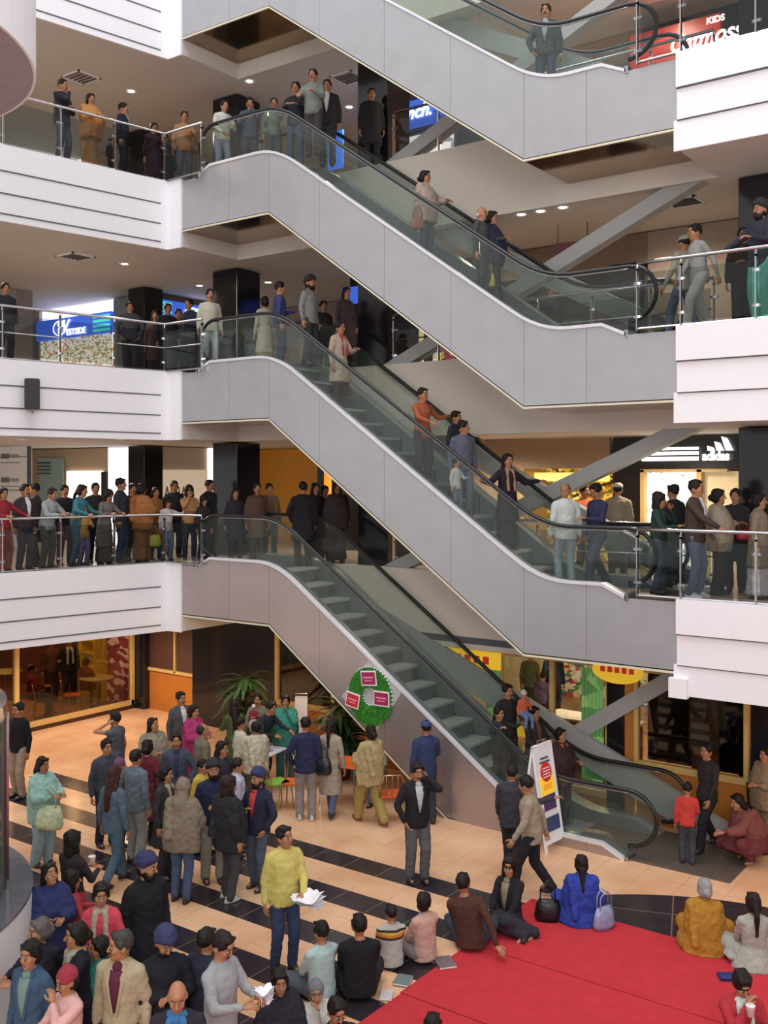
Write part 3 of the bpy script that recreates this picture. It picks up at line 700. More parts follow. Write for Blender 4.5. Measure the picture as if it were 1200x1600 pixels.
uwall(4.3, 8.3, 6.8, z0, z1, mat('brown_shop', '#5c4435', .6)); uwall(4.3, 8.3, 4.5, z0+2.0, z1, mat('bulkhead2', '#86705e', .7))
uwall(5.0, 7.0, 6.6, z0, z0+1.4, goods('dark_goods2', ['#5b4636', '#8a6a4a', '#3a2a22', '#6f5d4c', '#4a3a30'], 4, .2, 5), .1)
uwall(s_at(955, 4.4), s_at(1000, 4.4), 4.3, z0, z0+2.0, DARKG); uwall(8.3, 14, 4.5, z0, z1, mat('wall_taupe', '#a39485', .7))
t = thing('hanging_sign', 'small dark red sign hanging from the ceiling above the second upper floor', 'sign', (s_at(895, 3.0), 3.0, z1-.55), .2)
obj('board', B(-.33, .33, -.02, .02, 0, .2), mat('dark_red', '#5a2420', .5), t); bm = bmesh.new(); [tube(bm, [(x, 0, .2), (x, 0, .55)], .008, 5) for x in (-.28, .28)]; obj('hanger', bm, RUBBER, t)
# third upper floor
z0, z1 = 12.02, 16-SL
uwall(-13, s_at(118, 3), 3.2, z0, z1, mat('pale_glow', '#e6ece6', .6, emit=1.0))  # wall glows by itself, its brightness put into the material
uwall(s_at(118, 3), -4.75, 3.2, z0, z1, mat('wall_beige3', '#b7a894', .7)); uwall_x(-4.5, 3.2, 7.1, z0, z1, mat('wall_beige3', ''))
uwall(-4.5, 1.2, 7.1, z0, z1, mat('wall_beige3', '')); uwall(1.2, 5, 4.5, z0, z1, mat('wall_dark3', '#575f66', .5))
xa, xb = s_at(600, 4.4), s_at(706, 4.4)
t = thing('store_sign', 'blue lit shop sign ending in nch behind the black column on the third upper floor', 'sign', (xa, 4.35, z0+1.72))
obj('board', B(0, xb-xa, 0, .1, 0, .6), BLUE, t); text('lettering', 'nch.', .42, (s_at(634, 4.3)-xa, -.03, .18), PI/2, 0, GLOWW, t, .01, shear=.25)
uwall(xa, xb, 4.44, z0, z0+1.55, goods('white_shop', ['#f4f4f4', '#dfe4ea', '#ffffff', '#8f9aa6', '#efe9e0'], 4, .9, 1), .05)
uwall(.3, .75, 4.4, z0+1.2, z0+2.1, mat('sign_blue2', '#2f6fe0', .4, emit=.9), .05)
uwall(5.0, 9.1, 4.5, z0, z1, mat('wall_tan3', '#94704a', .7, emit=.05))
xa, xb = s_at(985, 3.9), s_at(1126, 3.9)
uwall(xa, 14, 4.5, z0, z1, mat('wall_dark3', ''))
t = thing('store_sign', 'red shop sign with white script lettering behind the top right railing', 'sign', (xa, 3.9, z0+1.3))
obj('board', B(0, xb-xa, 0, .1, 0, .95), mat('sign_crimson', '#b3362a', .4, emit=.4), t)
text('lettering', 'Catmoss', .42, (s_at(1046, 3.9)-xa, -.03, .42), PI/2, 0, GLOWW, t, .01, shear=.3, sx=.9)
text('lettering', 'KIDS', .16, (s_at(1105, 3.9)-xa, -.03, .78), PI/2, 0, GLOWW, t, .01)
# ---------------------------------------------------------------- ceiling fittings
DL = mat('downlight_glow', '#fff6e0', .4, emit=6)
def downlight(x, y, z, label):
    t = thing('ceiling_downlight', label, 'ceiling light', (x, y, z), 0, 'round ceiling downlights')
    bm = bmesh.new(); lathe(bm, [(.075, -.006), (.12, -.018), (.13, -.012), (.13, 0)], n=18); obj('rim', bm, WHITE, t)
    bm = bmesh.new(); lathe(bm, [(.07, -.012), (.075, -.006), (.05, -.001)], n=16); obj('lens', bm, DL, t)
def vent(x, y, z, label, w=.3):
    t = thing('ceiling_vent', label, 'vent', (x, y, z), 0, 'square ceiling vents')
    bm = bmesh.new(); box(bm, -w, w, -w, -w+.04, -.03, 0); box(bm, -w, w, w-.04, w, -.03, 0); box(bm, -w, -w+.04, -w, w, -.03, 0); box(bm, w-.04, w, -w, w, -.03, 0); obj('frame', bm, WHITE, t)
    bm = bmesh.new()
    for k in range(5): box(bm, -w+.04, w-.04, -w+.07+k*.11, -w+.10+k*.11, -.025, -.005)
    obj('slats', bm, GROOVE, t)
def ceil_at(px, py, z):
    D = (z-5.82)*1600/(746-py); return XD(px, D)
for L_, lst in ((16, ((205, 142, 'on the topmost ceiling above the dark suited man'), (390, 118, 'on the topmost ceiling above the black column'), (546, 168, 'on the topmost ceiling left of the tall black column'))),
                (12, ((312, 447, 'left of the black column under the third floor'), (419, 442, 'right of the black column under the third floor'), (845, 305, 'over the second escalator landing'), (815, 312, 'over the beige shop wall'), (880, 318, 'over the brown shop'), (195, 412, 'above the blue sign'))),
                (8, ((35, 686, 'far left under the second floor'), (190, 686, 'above the crowd at the left railing'), (1070, 668, 'above the sports shop')))):
    for px, py, lb in lst:
        x, y = ceil_at(px, py, L_-SL)
        if not (-11 < y < 12 and -14 < x < 14): x, y = s_at(px, 2.4), 2.4
        if -.6 < x < 10.6 and y < 1.75: y = 1.9; x = s_at(px, y)
        zc = L_-SL if y < 1.7 else L_-SL+.02
        downlight(x, y, zc, 'round downlight '+lb)
for L_, lst in ((16, ((127, 120, 'square vent in the topmost ceiling above the man with folded arms'), (545, 122, 'square vent in the topmost ceiling beside the tall black column'))),
                (12, ((1068, 316, 'square vent in the ceiling beside the right black column'), (118, 400, 'square vent in the ceiling left of the blue sign')))):
    for px, py, lb in lst:
        x, y = ceil_at(px, py, L_-SL)
        if -.9 < x < 10.9 and y < 2.1: y = 2.3; x = s_at(px, y)
        vent(x, y, L_-SL if y < 1.7 else L_-SL+.02, lb)
# speaker on the left fascia
D = 19.6; x, y = XD(50, 19.9)
y0 = q_at(50, left_edge(-2.6)); x0 = left_edge(y0)+.06
t = thing('wall_speaker', 'black loudspeaker bracketed to the white fascia below the left railing', 'speaker', (x0+.02, y0, 8-.62), .95)
bm = bmesh.new(); prism(bm, [(-.11, -.02), (.11, -.02), (.14, -.26), (-.14, -.26)], -.28, .3, axis='z'); bmesh.ops.bevel(bm, geom=bm.edges[:], offset=.015, segments=2, affect='EDGES'); obj('cabinet', bm, mat('speaker_black', '#26252b', .5), t)
obj('grille', B(-.12, .12, -.275, -.262, -.24, .26), mat('speaker_grille', '#3a3a42', .8, bump=.6, bscale=200), t)
bm = bmesh.new(); tube(bm, [(0, .0, -.1), (0, -.1, -.34), (0, -.1, -.28)], .014, 6); obj('bracket', bm, STEEL, t)
# ---------------------------------------------------------------- glass lift with drum rings at the near left
LX, LY = XD(600-972, 10.4)
t = thing('panoramic_lift', 'white drum shaped glass lift at the far left, its rounded shaft head above', 'lift', (LX, LY, 0))
def ring(prof, m, name, n=96):
    bm = bmesh.new(); rings = [[bm.verts.new((r*math.cos(2*PI*j/n), r*math.sin(2*PI*j/n), z)) for j in range(n)] for r, z in prof]
    for a, b in zip(rings, rings[1:]+rings[:1]):
        for j in range(n): bm.faces.new([a[j], a[(j+1) % n], b[(j+1) % n], b[j]])
    return obj(name, bm, m, t, smooth=False)
ring([(2.6, 0), (2.6, 1.38), (2.45, 1.38), (2.45, 0)], WHITE, 'drum_wall')
ring([(2.61, 1.38), (2.61, 1.41), (2.1, 1.41), (2.1, 1.38)], mat('drum_top', '#5e5f66', .12, noise=.15), 'drum_top')
ring([(2.33, 1.41), (2.33, 3.30), (2.32, 3.30), (2.32, 1.41)], glass('lift_glass', '#c9cfb8', .25, alpha=.1), 'glass_wall')
ring([(2.36, 3.28), (2.34, 3.40), (2.2, 3.44), (2.28, 3.28)], STEEL, 'top_rim')
for k in range(24):
    a = 2*PI*k/24+.1; bm = bmesh.new(); tube(bm, [(2.345*math.cos(a), 2.345*math.sin(a), 1.41), (2.345*math.cos(a), 2.345*math.sin(a), 3.30)], .03, 6); obj('mullion', bm, STEEL, t)
ring([(2.0, 1.0), (2.0, 3.2), (1.9, 3.2), (1.9, 1.0)], mat('lift_core', '#5c5a48', .3, .4), 'car_wall')
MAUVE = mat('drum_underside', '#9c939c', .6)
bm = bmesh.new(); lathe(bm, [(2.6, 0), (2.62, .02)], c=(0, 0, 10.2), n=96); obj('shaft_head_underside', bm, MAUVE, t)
ring([(2.64, 10.21), (2.64, 14.2), (2.5, 14.2), (2.5, 10.21)], WHITE, 'shaft_head_wall')
for a in (2.2, 3.9):
    bm = bmesh.new(); tube(bm, [(1.2*math.cos(a), 1.2*math.sin(a), 0), (1.2*math.cos(a), 1.2*math.sin(a), 10.2)], .06, 8); obj('guide_rail', bm, STEEL, t)
# ---------------------------------------------------------------- people
YAW = math.atan2(.591, .807)
PEND = []
def cmat(kind, col, **k):
    if kind == 'cloth':
        c = [int(col[1+i*2:3+i*2], 16) for i in range(3)]; g_ = sum(c)/3
        c = [min(255, int(((v*.86+g_*.14)*.90+.10*118))) for v in c]; col2 = '#%02x%02x%02x' % tuple(c)  # greyed and lifted: haze mixed into the cloth colour itself
        return mat('cloth_'+col.lstrip('#'), col2, **k)
    return mat('%s_%s' % (kind, col.lstrip('#')), col, **k)
def capsule(bm, p, r1, q, r2, n=10):
    p, q = Vector(p), Vector(q); d = q-p; L = d.length
    if L < 1e-5: d = Vector((0, 0, 1)); L = 1e-5
    d = d.normalized(); up = Vector((0, 0, 1)) if abs(d.z) < .9 else Vector((0, 1, 0))
    a = d.cross(up).normalized(); b = d.cross(a)
    prof = [(-r1*.92, r1*.38), (-r1*.6, r1*.8), (0, r1), (L, r2), (L+r2*.6, r2*.8), (L+r2*.92, r2*.38)]
    rings = [[bm.verts.new(p+d*t+r*(math.cos(2*PI*j/n)*a+math.sin(2*PI*j/n)*b)) for j in range(n)] for t, r in prof]
    for u, v in zip(rings, rings[1:]):
        for j in range(n): bm.faces.new([u[j], u[(j+1) % n], v[(j+1) % n], v[j]])
    bm.faces.new(rings[0][::-1]); bm.faces.new(rings[-1])
def ellip(bm, c, r, R=None, n=14, m=8):
    c = Vector(c); R = R or Matrix.Identity(3)
    rings = []
    for i in range(m+1):
        ph = PI*(i+.25 if i == 0 else (i-.25 if i == m else i))/m
        rings.append([bm.verts.new(c+R @ Vector((r[0]*math.sin(ph)*math.cos(2*PI*j/n), r[1]*math.sin(ph)*math.sin(2*PI*j/n), -r[2]*math.cos(ph)))) for j in range(n)])
    for u, v in zip(rings, rings[1:]):
        for j in range(n): bm.faces.new([u[j], u[(j+1) % n], v[(j+1) % n], v[j]])
    bm.faces.new(rings[0][::-1]); bm.faces.new(rings[-1])
def loft(bm, rings_, F, n=16, folds=0, ph=0):
    """rings: (x, y, z, rx, ry) in a local frame mapped by F"""
    rings = []
    nr = len(rings_)
    for i, (x, y, z, rx, ry) in enumerate(rings_):
        rr = []
        for j in range(n):
            a = 2*PI*j/n; w = 1+folds*(i/nr)*math.sin(a*5+ph)+folds*.5*(i/nr)*math.sin(a*8+ph*2)
            rr.append(bm.verts.new(F(Vector((x+rx*w*math.cos(a), y+ry*w*math.sin(a), z)))))
        rings.append(rr)
    for u, v in zip(rings, rings[1:]):
        for j in range(n): bm.faces.new([u[j], u[(j+1) % n], v[(j+1) % n], v[j]])
    bm.faces.new(rings[0][::-1]); bm.faces.new(rings[-1])
def ik(S, T, l1, l2, pole):
    S, T = Vector(S), Vector(T); d = T-S; L = d.length; mx = (l1+l2)*.985
    if L > mx: T = S+d.normalized()*mx; d = T-S; L = mx
    if L < abs(l1-l2)*1.1+.01: L = abs(l1-l2)*1.1+.01
    d = d.normalized(); x = (l1*l1-l2*l2+L*L)/(2*L); h = math.sqrt(max(0, l1*l1-x*x))
    p = Vector(pole); p = (p-d*p.dot(d))
    p = p.normalized() if p.length > 1e-4 else Vector((0, 1, 0))
    return S+d*x+p*h, T
ARM = {'down': (.26, -.02, -.15, (.3, .6, 0)), 'rail': (.17, -.40, .11, (.7, .2, -.8)), 'railw': (.33, -.36, .11, (.8, .3, -.6)), 'fold': (.03, -.19, .20, (.9, .1, -1)),
       'pocket': (.21, -.10, -.03, (1, .5, 0)), 'hold': (.11, -.33, .22, (.6, .2, -1)), 'holdlow': (.12, -.27, .05, (.7, .3, -1)), 'mouth': (.03, -.19, .50, (.7, -.1, -1)),
       'ear': (.13, -.09, .585, (.6, -.5, -1)), 'back': (-.04, .17, -.02, (1, .5, 0)), 'out': (.60, -.12, .30, (0, .3, -1)), 'swing': (.24, -.24, -.08, (.2, 1, -.2)),
       'swingb': (.24, .22, -.08, (.3, 1, 0)), 'reach': (.10, -.52, .22, (.5, .2, -1)), 'lap': (.10, -.30, -.0, (.9, .2, -.3)), 'knee': (.22, -.36, .22, (.9, .2, -.5)),
       'floorb': (.40, .26, -.12, (.8, 1, .3)), 'phone': (.12, -.10, .60, (1, -.4, -1)), 'up': (.16, -.25, .36, (.8, 0, -1)), 'belly': (-.02, -.22, .10, (.9, .2, -.6))}
TORSO = [(0, .0, -.10, .145, .105), (0, .0, .02, .156, .113), (0, 0, .12, .132, .100), (0, -.005, .22, .138, .106), (0, -.008, .34, .158, .116), (0, 0, .43, .150, .10), (0, .005, .485, .10, .075), (0, .008, .52, .06, .058)]
SKIN = ['#a87452', '#9a6848', '#b5825f', '#8a5a3e', '#ba8a68']
NP = [0]; P_ALL = []
def person(label, loc, face=0, h=1.68, top=('jacket', '#333333'), bot=('trousers', '#3a3c44'), hair=('short', '#1c1512'), arms=('down', 'down'), pose='stand', lean=0, head=(0, 0),
           skin=0, inner=None, beard=None, fem=False, q=1, scarf=None, stripe=None, shoes='#2a2422', glasses=False, group=None, bag=None, fat=1.0, tilt=0):
    NP[0] += 1; seed = NP[0]*1.7
    k = h/1.70; child = h < 1.35
    vb, vc = {2: (.012, .016), 1: (.016, .020), 0: (.021, .026)}[q]
    hk = 1.22 if child else 1.07        # children have larger heads
    pel = {'stand': .93, 'walk': .91, 'sit': .15, 'side': .14, 'kneesup': .14, 'chair': .54, 'bend': .90, 'squat': .36}[pose]
    lean_ = math.radians(lean); RT = Matrix.Rotation(lean_, 3, 'X') @ Matrix.Rotation(math.radians(tilt), 3, 'Y')
    PV = Vector((0, 0, pel))
    Fr = lambda v: (PV+RT @ Vector(v))*k
    U = lambda v: Vector(v)*k
    sw = (.148 if fem else .168)*fat; fs = (.92 if fem else 1.0)*fat
    # joints in unit metres
    sh = {s: PV+RT @ Vector((s*sw, .005, .435)) for s in (1, -1)}
    arm = {}
    for s, an in zip((1, -1), arms):
        x, y, z, pole = ARM[an]
        base = PV+(RT @ Vector((0, 0, .0)) if lean < 25 or an in ('mouth', 'fold', 'hold', 'ear', 'phone') else Vector((0, 0, 0)))
        if an in ('rail', 'railw', 'reach', 'down', 'swing', 'swingb', 'floorb', 'out'): T = PV+Vector((s*x, y, z))+((sh[s]-PV-Vector((s*sw, 0, .45)))*.6 if an != 'floorb' else Vector((0, 0, 0)))
        else: T = PV+RT @ Vector((s*x, y, z))
        T.z = max(T.z, .03)
        if an.startswith('rail'): T.z = 1.07/k
        arm[s] = ik(sh[s], T, .285, .25, (s*pole[0], pole[1], pole[2]))
    hip = {s: PV+Vector((s*.088*fs, 0, -.03)) for s in (1, -1)}
    if pose == 'stand': ank = {1: (.10, -.015, .08), -1: (-.10, .04, .08)}; kp = {1: (.1, -1, 0), -1: (-.1, -1, 0)}
    elif pose == 'walk': ank = {1: (.09, -.27, .08), -1: (-.09, .27, .13)}; kp = {1: (0, -1, 0), -1: (0, -1, 0)}
    elif pose == 'bend': ank = {1: (.12, -.02, .08), -1: (-.12, .06, .08)}; kp = {1: (.1, -1, 0), -1: (-.1, -1, 0)}
    elif pose == 'sit': ank = {1: (-.10, -.34, .08), -1: (.12, -.40, .07)}; kp = {1: (1, -.5, .35), -1: (-1, -.5, .35)}
    elif pose == 'side': ank = {1: (.46, -.14, .07), -1: (.40, -.30, .07)}; kp = {1: (.3, -1, .3), -1: (-.2, -1, .35)}
    elif pose == 'kneesup': ank = {1: (.13, -.50, .08), -1: (-.13, -.46, .08)}; kp = {1: (.15, -.2, 1), -1: (-.15, -.2, 1)}
    elif pose == 'chair': ank = {1: (.12, -.44, .08), -1: (-.12, -.38, .08)}; kp = {1: (0, -1, .8), -1: (0, -1, .8)}
    elif pose == 'squat': ank = {1: (.14, -.12, .08), -1: (-.14, -.02, .08)}; kp = {1: (.4, -1, .3), -1: (-.4, -1, .3)}
    leg = {s: ik(hip[s], ank[s], .42, .41, kp[s]) for s in (1, -1)}
    HC = PV+RT @ Vector((0, -.014, .640 if not child else .65))
    RH = RT @ Matrix.Rotation(math.radians(head[0]), 3, 'Z') @ Matrix.Rotation(math.radians(head[1])-lean_*.6, 3, 'X')
    H = lambda v: (HC+RH @ (Vector(v)*hk))*k
    hr = lambda r: tuple(a*k*hk for a in r)
    root_loc = Vector(loc)
    # body ------------------------------------------------
    bm = bmesh.new()
    loft(bm, [(x, y, z, rx*fs, ry) for x, y, z, rx, ry in TORSO], Fr)
    capsule(bm, sh[1]*k, .042*k, sh[-1]*k, .042*k)
    capsule(bm, Fr((0, .01, .46)), .052*k, H((0, .005, -.04)), .05*k)
    for s in (1, -1):
        e, w_ = arm[s]; capsule(bm, sh[s]*k, .043*k, e*k, .034*k); capsule(bm, e*k, .034*k, w_*k, .024*k)
        kn, an = leg[s]; capsule(bm, hip[s]*k, .085*k, kn*k, .055*k); capsule(bm, kn*k, .054*k, an*k, .038*k)
        capsule(bm, U(an)+U((0, .02, -.035)), .035*k, U(an)+U((0, -.13, -.045)), .028*k)
    ellip(bm, H((0, .006, .018)), hr((.073, .093, .104)), RH); ellip(bm, H((0, -.024, -.05)), hr((.053, .066, .07)), RH)
    ellip(bm, H((0, -.066, -.088)), hr((.026, .022, .024)), RH)
    for s in (1, -1): ellip(bm, H((s*.074, .008, -.008)), hr((.012, .022, .033)), RH, 8, 5); ellip(bm, H((s*.038, -.064, -.022)), hr((.024, .024, .026)), RH, 8, 5)
    ellip(bm, H((0, -.078, .052)), hr((.045, .016, .03)), RH, 10, 5)
    extra = bmesh.new()
    capsule(extra, H((0, -.088, .018)), .008*k*hk, H((0, -.106, -.018)), .0135*k*hk, 8)
    for s in (1, -1): capsule(extra, H((s*.011, -.094, -.021)), .008*k, H((s*.010, -.098, -.02)), .008*k, 6)
    for s in (1, -1):
        e, w_ = arm[s]; d = (w_-e).normalized()
        f = Vector((0, -1, 0)) if abs(d.y) < .75 else Vector((-s, 0, .3))
        wv = (f-d*f.dot(d)).normalized(); nv = d.cross(wv)
        if nv.dot(Vector((-s, 0, -.5))) < 0: nv = -nv
        if arms[0 if s == 1 else 1] == 'floorb': d = Vector((s*.5, .6, -.2)).normalized(); wv = Vector((s*.8, -.6, 0)).normalized(); nv = Vector((0, 0, -1))
        R = Matrix((wv, nv, d)).transposed(); pc = w_+d*.05
        ellip(extra, pc*k, (.041*k, .018*k, .055*k), R, 10, 6)
        for i, ln in enumerate((.060, .070, .066, .052)):
            o = w_+d*.088+wv*(.030-.020*i); a = o+(d*.85+nv*.35).normalized()*ln*.55; b = a+(d*.5+nv*.8).normalized()*ln*.55
            capsule(extra, o*k, .0098*k, a*k, .009*k, 6); capsule(extra, a*k, .009*k, b*k, .0075*k, 6)
        o = w_+d*.03+wv*.034; a = o+(d*.6+wv*.75).normalized()*.04; b = a+(d*.9+wv*.15+nv*.3).normalized()*.034
        capsule(extra, o*k, .0125*k, a*k, .0105*k, 6); capsule(extra, a*k, .0105*k, b*k, .0085*k, 6)
    sk = cmat('skin', SKIN[skin % 5], rough=.5, noise=.04)
    body = obj('person', bm, sk); PEND.append((body, vb, 4, extra))
    body.location = root_loc; body.rotation_euler = (0, 0, YAW+math.radians(face))
    tag(body, label, 'person', group)
    def part(name, bm, m, vox=None, sm=3):
        o = obj(name, bm, m, body)
        if vox: PEND.append((o, vox, sm, None))
        else:
            for p_ in o.data.polygons: p_.use_smooth = True
        return o
    # clothing ------------------------------------------------
    kind, col = top[0], top[1]
    bk, bc = bot
    sit = pose in ('sit', 'side', 'kneesup', 'squat')
    cm = cmat('cloth', col, rough=.85, noise=.09, nscale=5, bump=.8, bscale=9, spec=.15) if not stripe else stripe_mat(col, stripe)
    e_ = {'jacket': .022, 'coat': .026, 'shirt': .012, 'sweater': .017, 'tee': .011, 'kurta': .014, 'shawl': .016, 'vest': .02}[kind]
    bm = bmesh.new()
    rings = [(x, y, z, rx*fs+e_, ry+e_) for x, y, z, rx, ry in TORSO[1:-1]]
    rings[-1] = (0, .005, .475, .105*fs+e_*.6, .078+e_*.6); rings.append((0, .005, .515, .066+e_*.3, .062+e_*.3))
    hem = {'jacket': -.13, 'coat': -.42, 'shirt': -.13, 'sweater': -.10, 'tee': -.10, 'kurta': -.52, 'shawl': -.14, 'vest': -.08}[kind]
    if sit or pose == 'chair': hem = max(hem, -.11)
    if kind == 'jacket' or kind == 'coat' or kind == 'sweater': rings = [(x, y, z, rx, ry) if z > .25 else (x, y, z, max(rx, .150*fs+e_), max(ry, .115+e_)) for x, y, z, rx, ry in rings]
    loft(bm, [(0, 0, -.02, rings[0][3], rings[0][4])]+rings[1:], Fr)
    # lower part hangs vertically
    bw, bd = .158*fs+e_, .118+e_
    fl = .05 if kind in ('kurta', 'coat') else .004
    m_ = 5; G = lambda v: (PV+Vector(v))*k
    if sit and kind in ('kurta', 'shawl'): loft(bm, [(0, 0, .10, bw*.95, bd), (0, -.01, .0, bw+.05, bd+.05), (0, -.03, -.10, bw+.10, bd+.10), (0, -.04, -.135, bw+.12, bd+.12)], G, 20, .05, seed)
    else: loft(bm, [(0, 0, .06-(.06-hem)*i/m_, bw+fl*i/m_, bd+fl*.9*i/m_) for i in range(m_+1)], G, 20, .05 if kind in ('kurta', 'coat') else .012, seed)
    ra = {'jacket': .063, 'coat': .065, 'shirt': .057, 'sweater': .060, 'tee': .056, 'kurta': .056, 'shawl': .056, 'vest': .052}[kind]
    capsule(bm, Fr((sw*.9, .008, .428)), (.058+e_*.4)*k, Fr((-sw*.9, .008, .428)), (.058+e_*.4)*k)
    capsule(bm, Fr((sw*.5, .008, .465)), (.05+e_*.4)*k, Fr((-sw*.5, .008, .465)), (.05+e_*.4)*k)
    if kind != 'vest':
        for s in (1, -1):
            e, w_ = arm[s]; w2 = e+(w_-e)*.93
            capsule(bm, sh[s]*k+Fr((0, 0, -.012))-Fr((0, 0, 0)), (ra+.002)*k, e*k, (ra-.012)*k); capsule(bm, e*k, (ra-.012)*k, w2*k, (ra-.026)*k)
    else:
        for s in (1, -1): e, w_ = arm[s]; capsule(bm, sh[s]*k, (ra+.006)*k, (sh[s]+(e-sh[s])*.2)*k, ra*k)
    if kind in ('jacket', 'coat', 'vest'): ellip(bm, Fr((0, .012, .50)), (.078*k, .074*k, .038*k), RT)
    name = {'jacket': 'jacket', 'coat': 'coat', 'shirt': 'shirt', 'sweater': 'sweater', 'tee': 'shirt', 'kurta': 'tunic', 'shawl': 'blouse', 'vest': 'waistcoat'}[kind]
    part(name, bm, cm, vc)
    if kind == 'shawl':
        c2 = top[2] if len(top) > 2 else col; bm = bmesh.new()
        low = -.14 if sit else -.22
        sr = [(0, .01, .525, .085, .08), (0, .005, .475, .15*fat, .11), (0, -.005, .42, .215*fat, .15), (0, -.03, .28, .255*fat, .20), (0, -.04, .12, .262*fat, .215), (0, -.03, 0, .255*fat, .20), (0, -.02, low, .25*fat+(.05 if sit else 0), .19+(.06 if sit else 0))]
        F2 = (lambda v: Fr(v) if v[2] > .0 else (Fr((v[0], v[1], 0))+Vector((0, 0, v[2]*k))))
        loft(bm, sr, F2, 24, .05, seed)
        for s in (1, -1): e, w_ = arm[s]; capsule(bm, sh[s]*k, .085*k, e*k, .085*k); capsule(bm, e*k, .08*k, (e+(w_-e)*.6)*k, .062*k)
        capsule(bm, Fr((.16, .10, .46)), .05*k, Fr((.10, .20, .0)), .05*k)
        part('shawl', bm, cmat('cloth', c2, rough=.85, noise=.09, nscale=5, bump=.8, bscale=9, spec=.15), vc, 3)
    if inner:
        bm = bmesh.new(); loft(bm, [(0, -.116-e_, .10, .010, .012), (0, -.122-e_, .24, .036, .018), (0, -.114-e_, .36, .056, .020), (0, -.080-e_*.6, .46, .060, .032)], Fr); ellip(bm, Fr((0, -.07, .475)), (.05*k, .045*k, .05*k), RT)
        part('shirt_front', bm, cmat('cloth', inner, rough=.8, noise=.04, spec=.2))
        if kind in ('jacket', 'coat'):
            for s in (1, -1):
                bm = bmesh.new(); capsule(bm, Fr((s*.066, -.062, .49)), .018*k, Fr((s*.070, -.104-e_, .36)), .020*k); capsule(bm, Fr((s*.070, -.104-e_, .36)), .020*k, Fr((s*.022, -.120-e_, .08)), .014*k); part('lapel', bm, cm)
    # legs
    bm2 = cmat('cloth', bc, rough=.85, noise=.08, nscale=6, bump=.7, bscale=10, spec=.15); bm = bmesh.new()
    if bk in ('trousers', 'jeans', 'salwar', 'leggings'):
        r1, r2, r3 = {'trousers': (.102, .078, .066), 'jeans': (.098, .070, .058), 'salwar': (.115, .095, .08), 'leggings': (.095, .064, .05)}[bk]
        loft(bm, [(0, 0, -.09, .16*fs, .112), (0, 0, .0, .168*fs+.006, .122), (0, 0, .10, .15*fs, .11)], Fr)
        for s in (1, -1):
            kn, an = leg[s]; capsule(bm, hip[s]*k, r1*k, kn*k, r2*k); capsule(bm, kn*k, r2*k, (an+Vector((0, 0, -.01)) if not sit else an)*k, r3*k)
        if bk == 'salwar' and sit: ellip(bm, U((0, -.16, .10)), (.34*k, .26*k, .09*k))
        part('trousers' if bk != 'leggings' else 'leggings', bm, bm2, vc)
    else:
        if sit: loft(bm, [(0, 0, .16, .15, .11), (0, -.08, .08, .26, .24), (0, -.12, -.02, .34, .32), (0, -.14, -.12, .37, .36)], G, 22, .05, seed); [(capsule(bm, hip[s]*k, .11*k, leg[s][0]*k, .10*k), capsule(bm, leg[s][0]*k, .10*k, (leg[s][0]+(Vector(leg[s][1])-leg[s][0])*.8)*k, .08*k)) for s in (1, -1)]
        elif pose == 'chair': capsule(bm, hip[1]*k, .11*k, leg[1][0]*k, .10*k); capsule(bm, hip[-1]*k, .11*k, leg[-1][0]*k, .10*k); loft(bm, [(0, -.38, .04, .2, .13), (0, -.4, -.42, .24, .16)], G)
        else:
            lo = -.86 if bk == 'skirt' else -.55
            loft(bm, [(0, 0, .10, .152*fs, .112), (0, 0, -.02, .175*fs, .13), (0, 0, -.2, .185*fs, .145), (0, 0, -.5, .19*fs, .16), (0, 0, lo, .215*fs, .19)], G, 24, .06, seed)
        part('skirt', bm, bm2, vc)
    # shoes
    for s in (1, -1):
        kn, an = leg[s]; bm = bmesh.new(); c = Vector(an)
        if sit: capsule(bm, U(c)+U((0, .01, -.02)), .04*k, U(c)+U((s*-.06, -.09, -.02)), .035*k)
        else:
            loft(bm, [(0, -.045, -.078, .046, .13), (0, -.045, -.05, .05, .135), (0, -.02, -.015, .043, .09), (0, .015, .02, .04, .05)], lambda v: U(c)+Vector(v)*k*1.0, 12)
        part('shoe', bm, cmat('shoe', shoes, rough=.5, noise=.05))
    # hair / headgear ------------------------------------------------
    hs, hc = hair[0], hair[1]; hc2 = hair[2] if len(hair) > 2 else hc
    hm = cmat('hair', '#17110f' if hs in ('turban', 'cap', 'beanie', 'hood', 'babycap') else hc, rough=.55, noise=.12, nscale=20, bump=.25, bscale=60, spec=.25)
    bm = bmesh.new()
    if hs in ('short', 'long', 'bun', 'braid', 'pony', 'bob', 'fluffy', 'cap', 'beanie', 'hood', 'babycap'):
        big = 1.12 if hs in ('fluffy', 'bob') else 1
        ellip(bm, H((0, .016, .040)), hr((.081*big, .097*big, .096*big)), RH)
        rh = random.Random(NP[0]); nl = 16 if hs in ('fluffy', 'bob') else 11
        if hs not in ('cap', 'beanie', 'hood', 'babycap'):
            for _ in range(nl):
                a = rh.uniform(-.5, PI+.5) if hs != 'short' else rh.uniform(0, 2*PI); el_ = rh.uniform(.35, 1.3)
                c = (math.cos(a)*math.cos(el_)*.070*big, .014+math.sin(a)*math.cos(el_)*.082*big, .042+math.sin(el_)*.084*big)
                rr = rh.uniform(.018, .028)*big; ellip(bm, H(c), hr((rr, rr*1.2, rr*.8)), RH, 8, 5)
            for t_ in (-.045, -.015, .018, .045): ellip(bm, H((t_, -.060, .098+rh.uniform(-.004, .008))), hr((.022, .020, .015)), RH, 8, 5)
            for s in (1, -1): capsule(bm, H((s*.075, -.022, .05)), .016*k, H((s*.076, -.012, .002)), .009*k, 6)
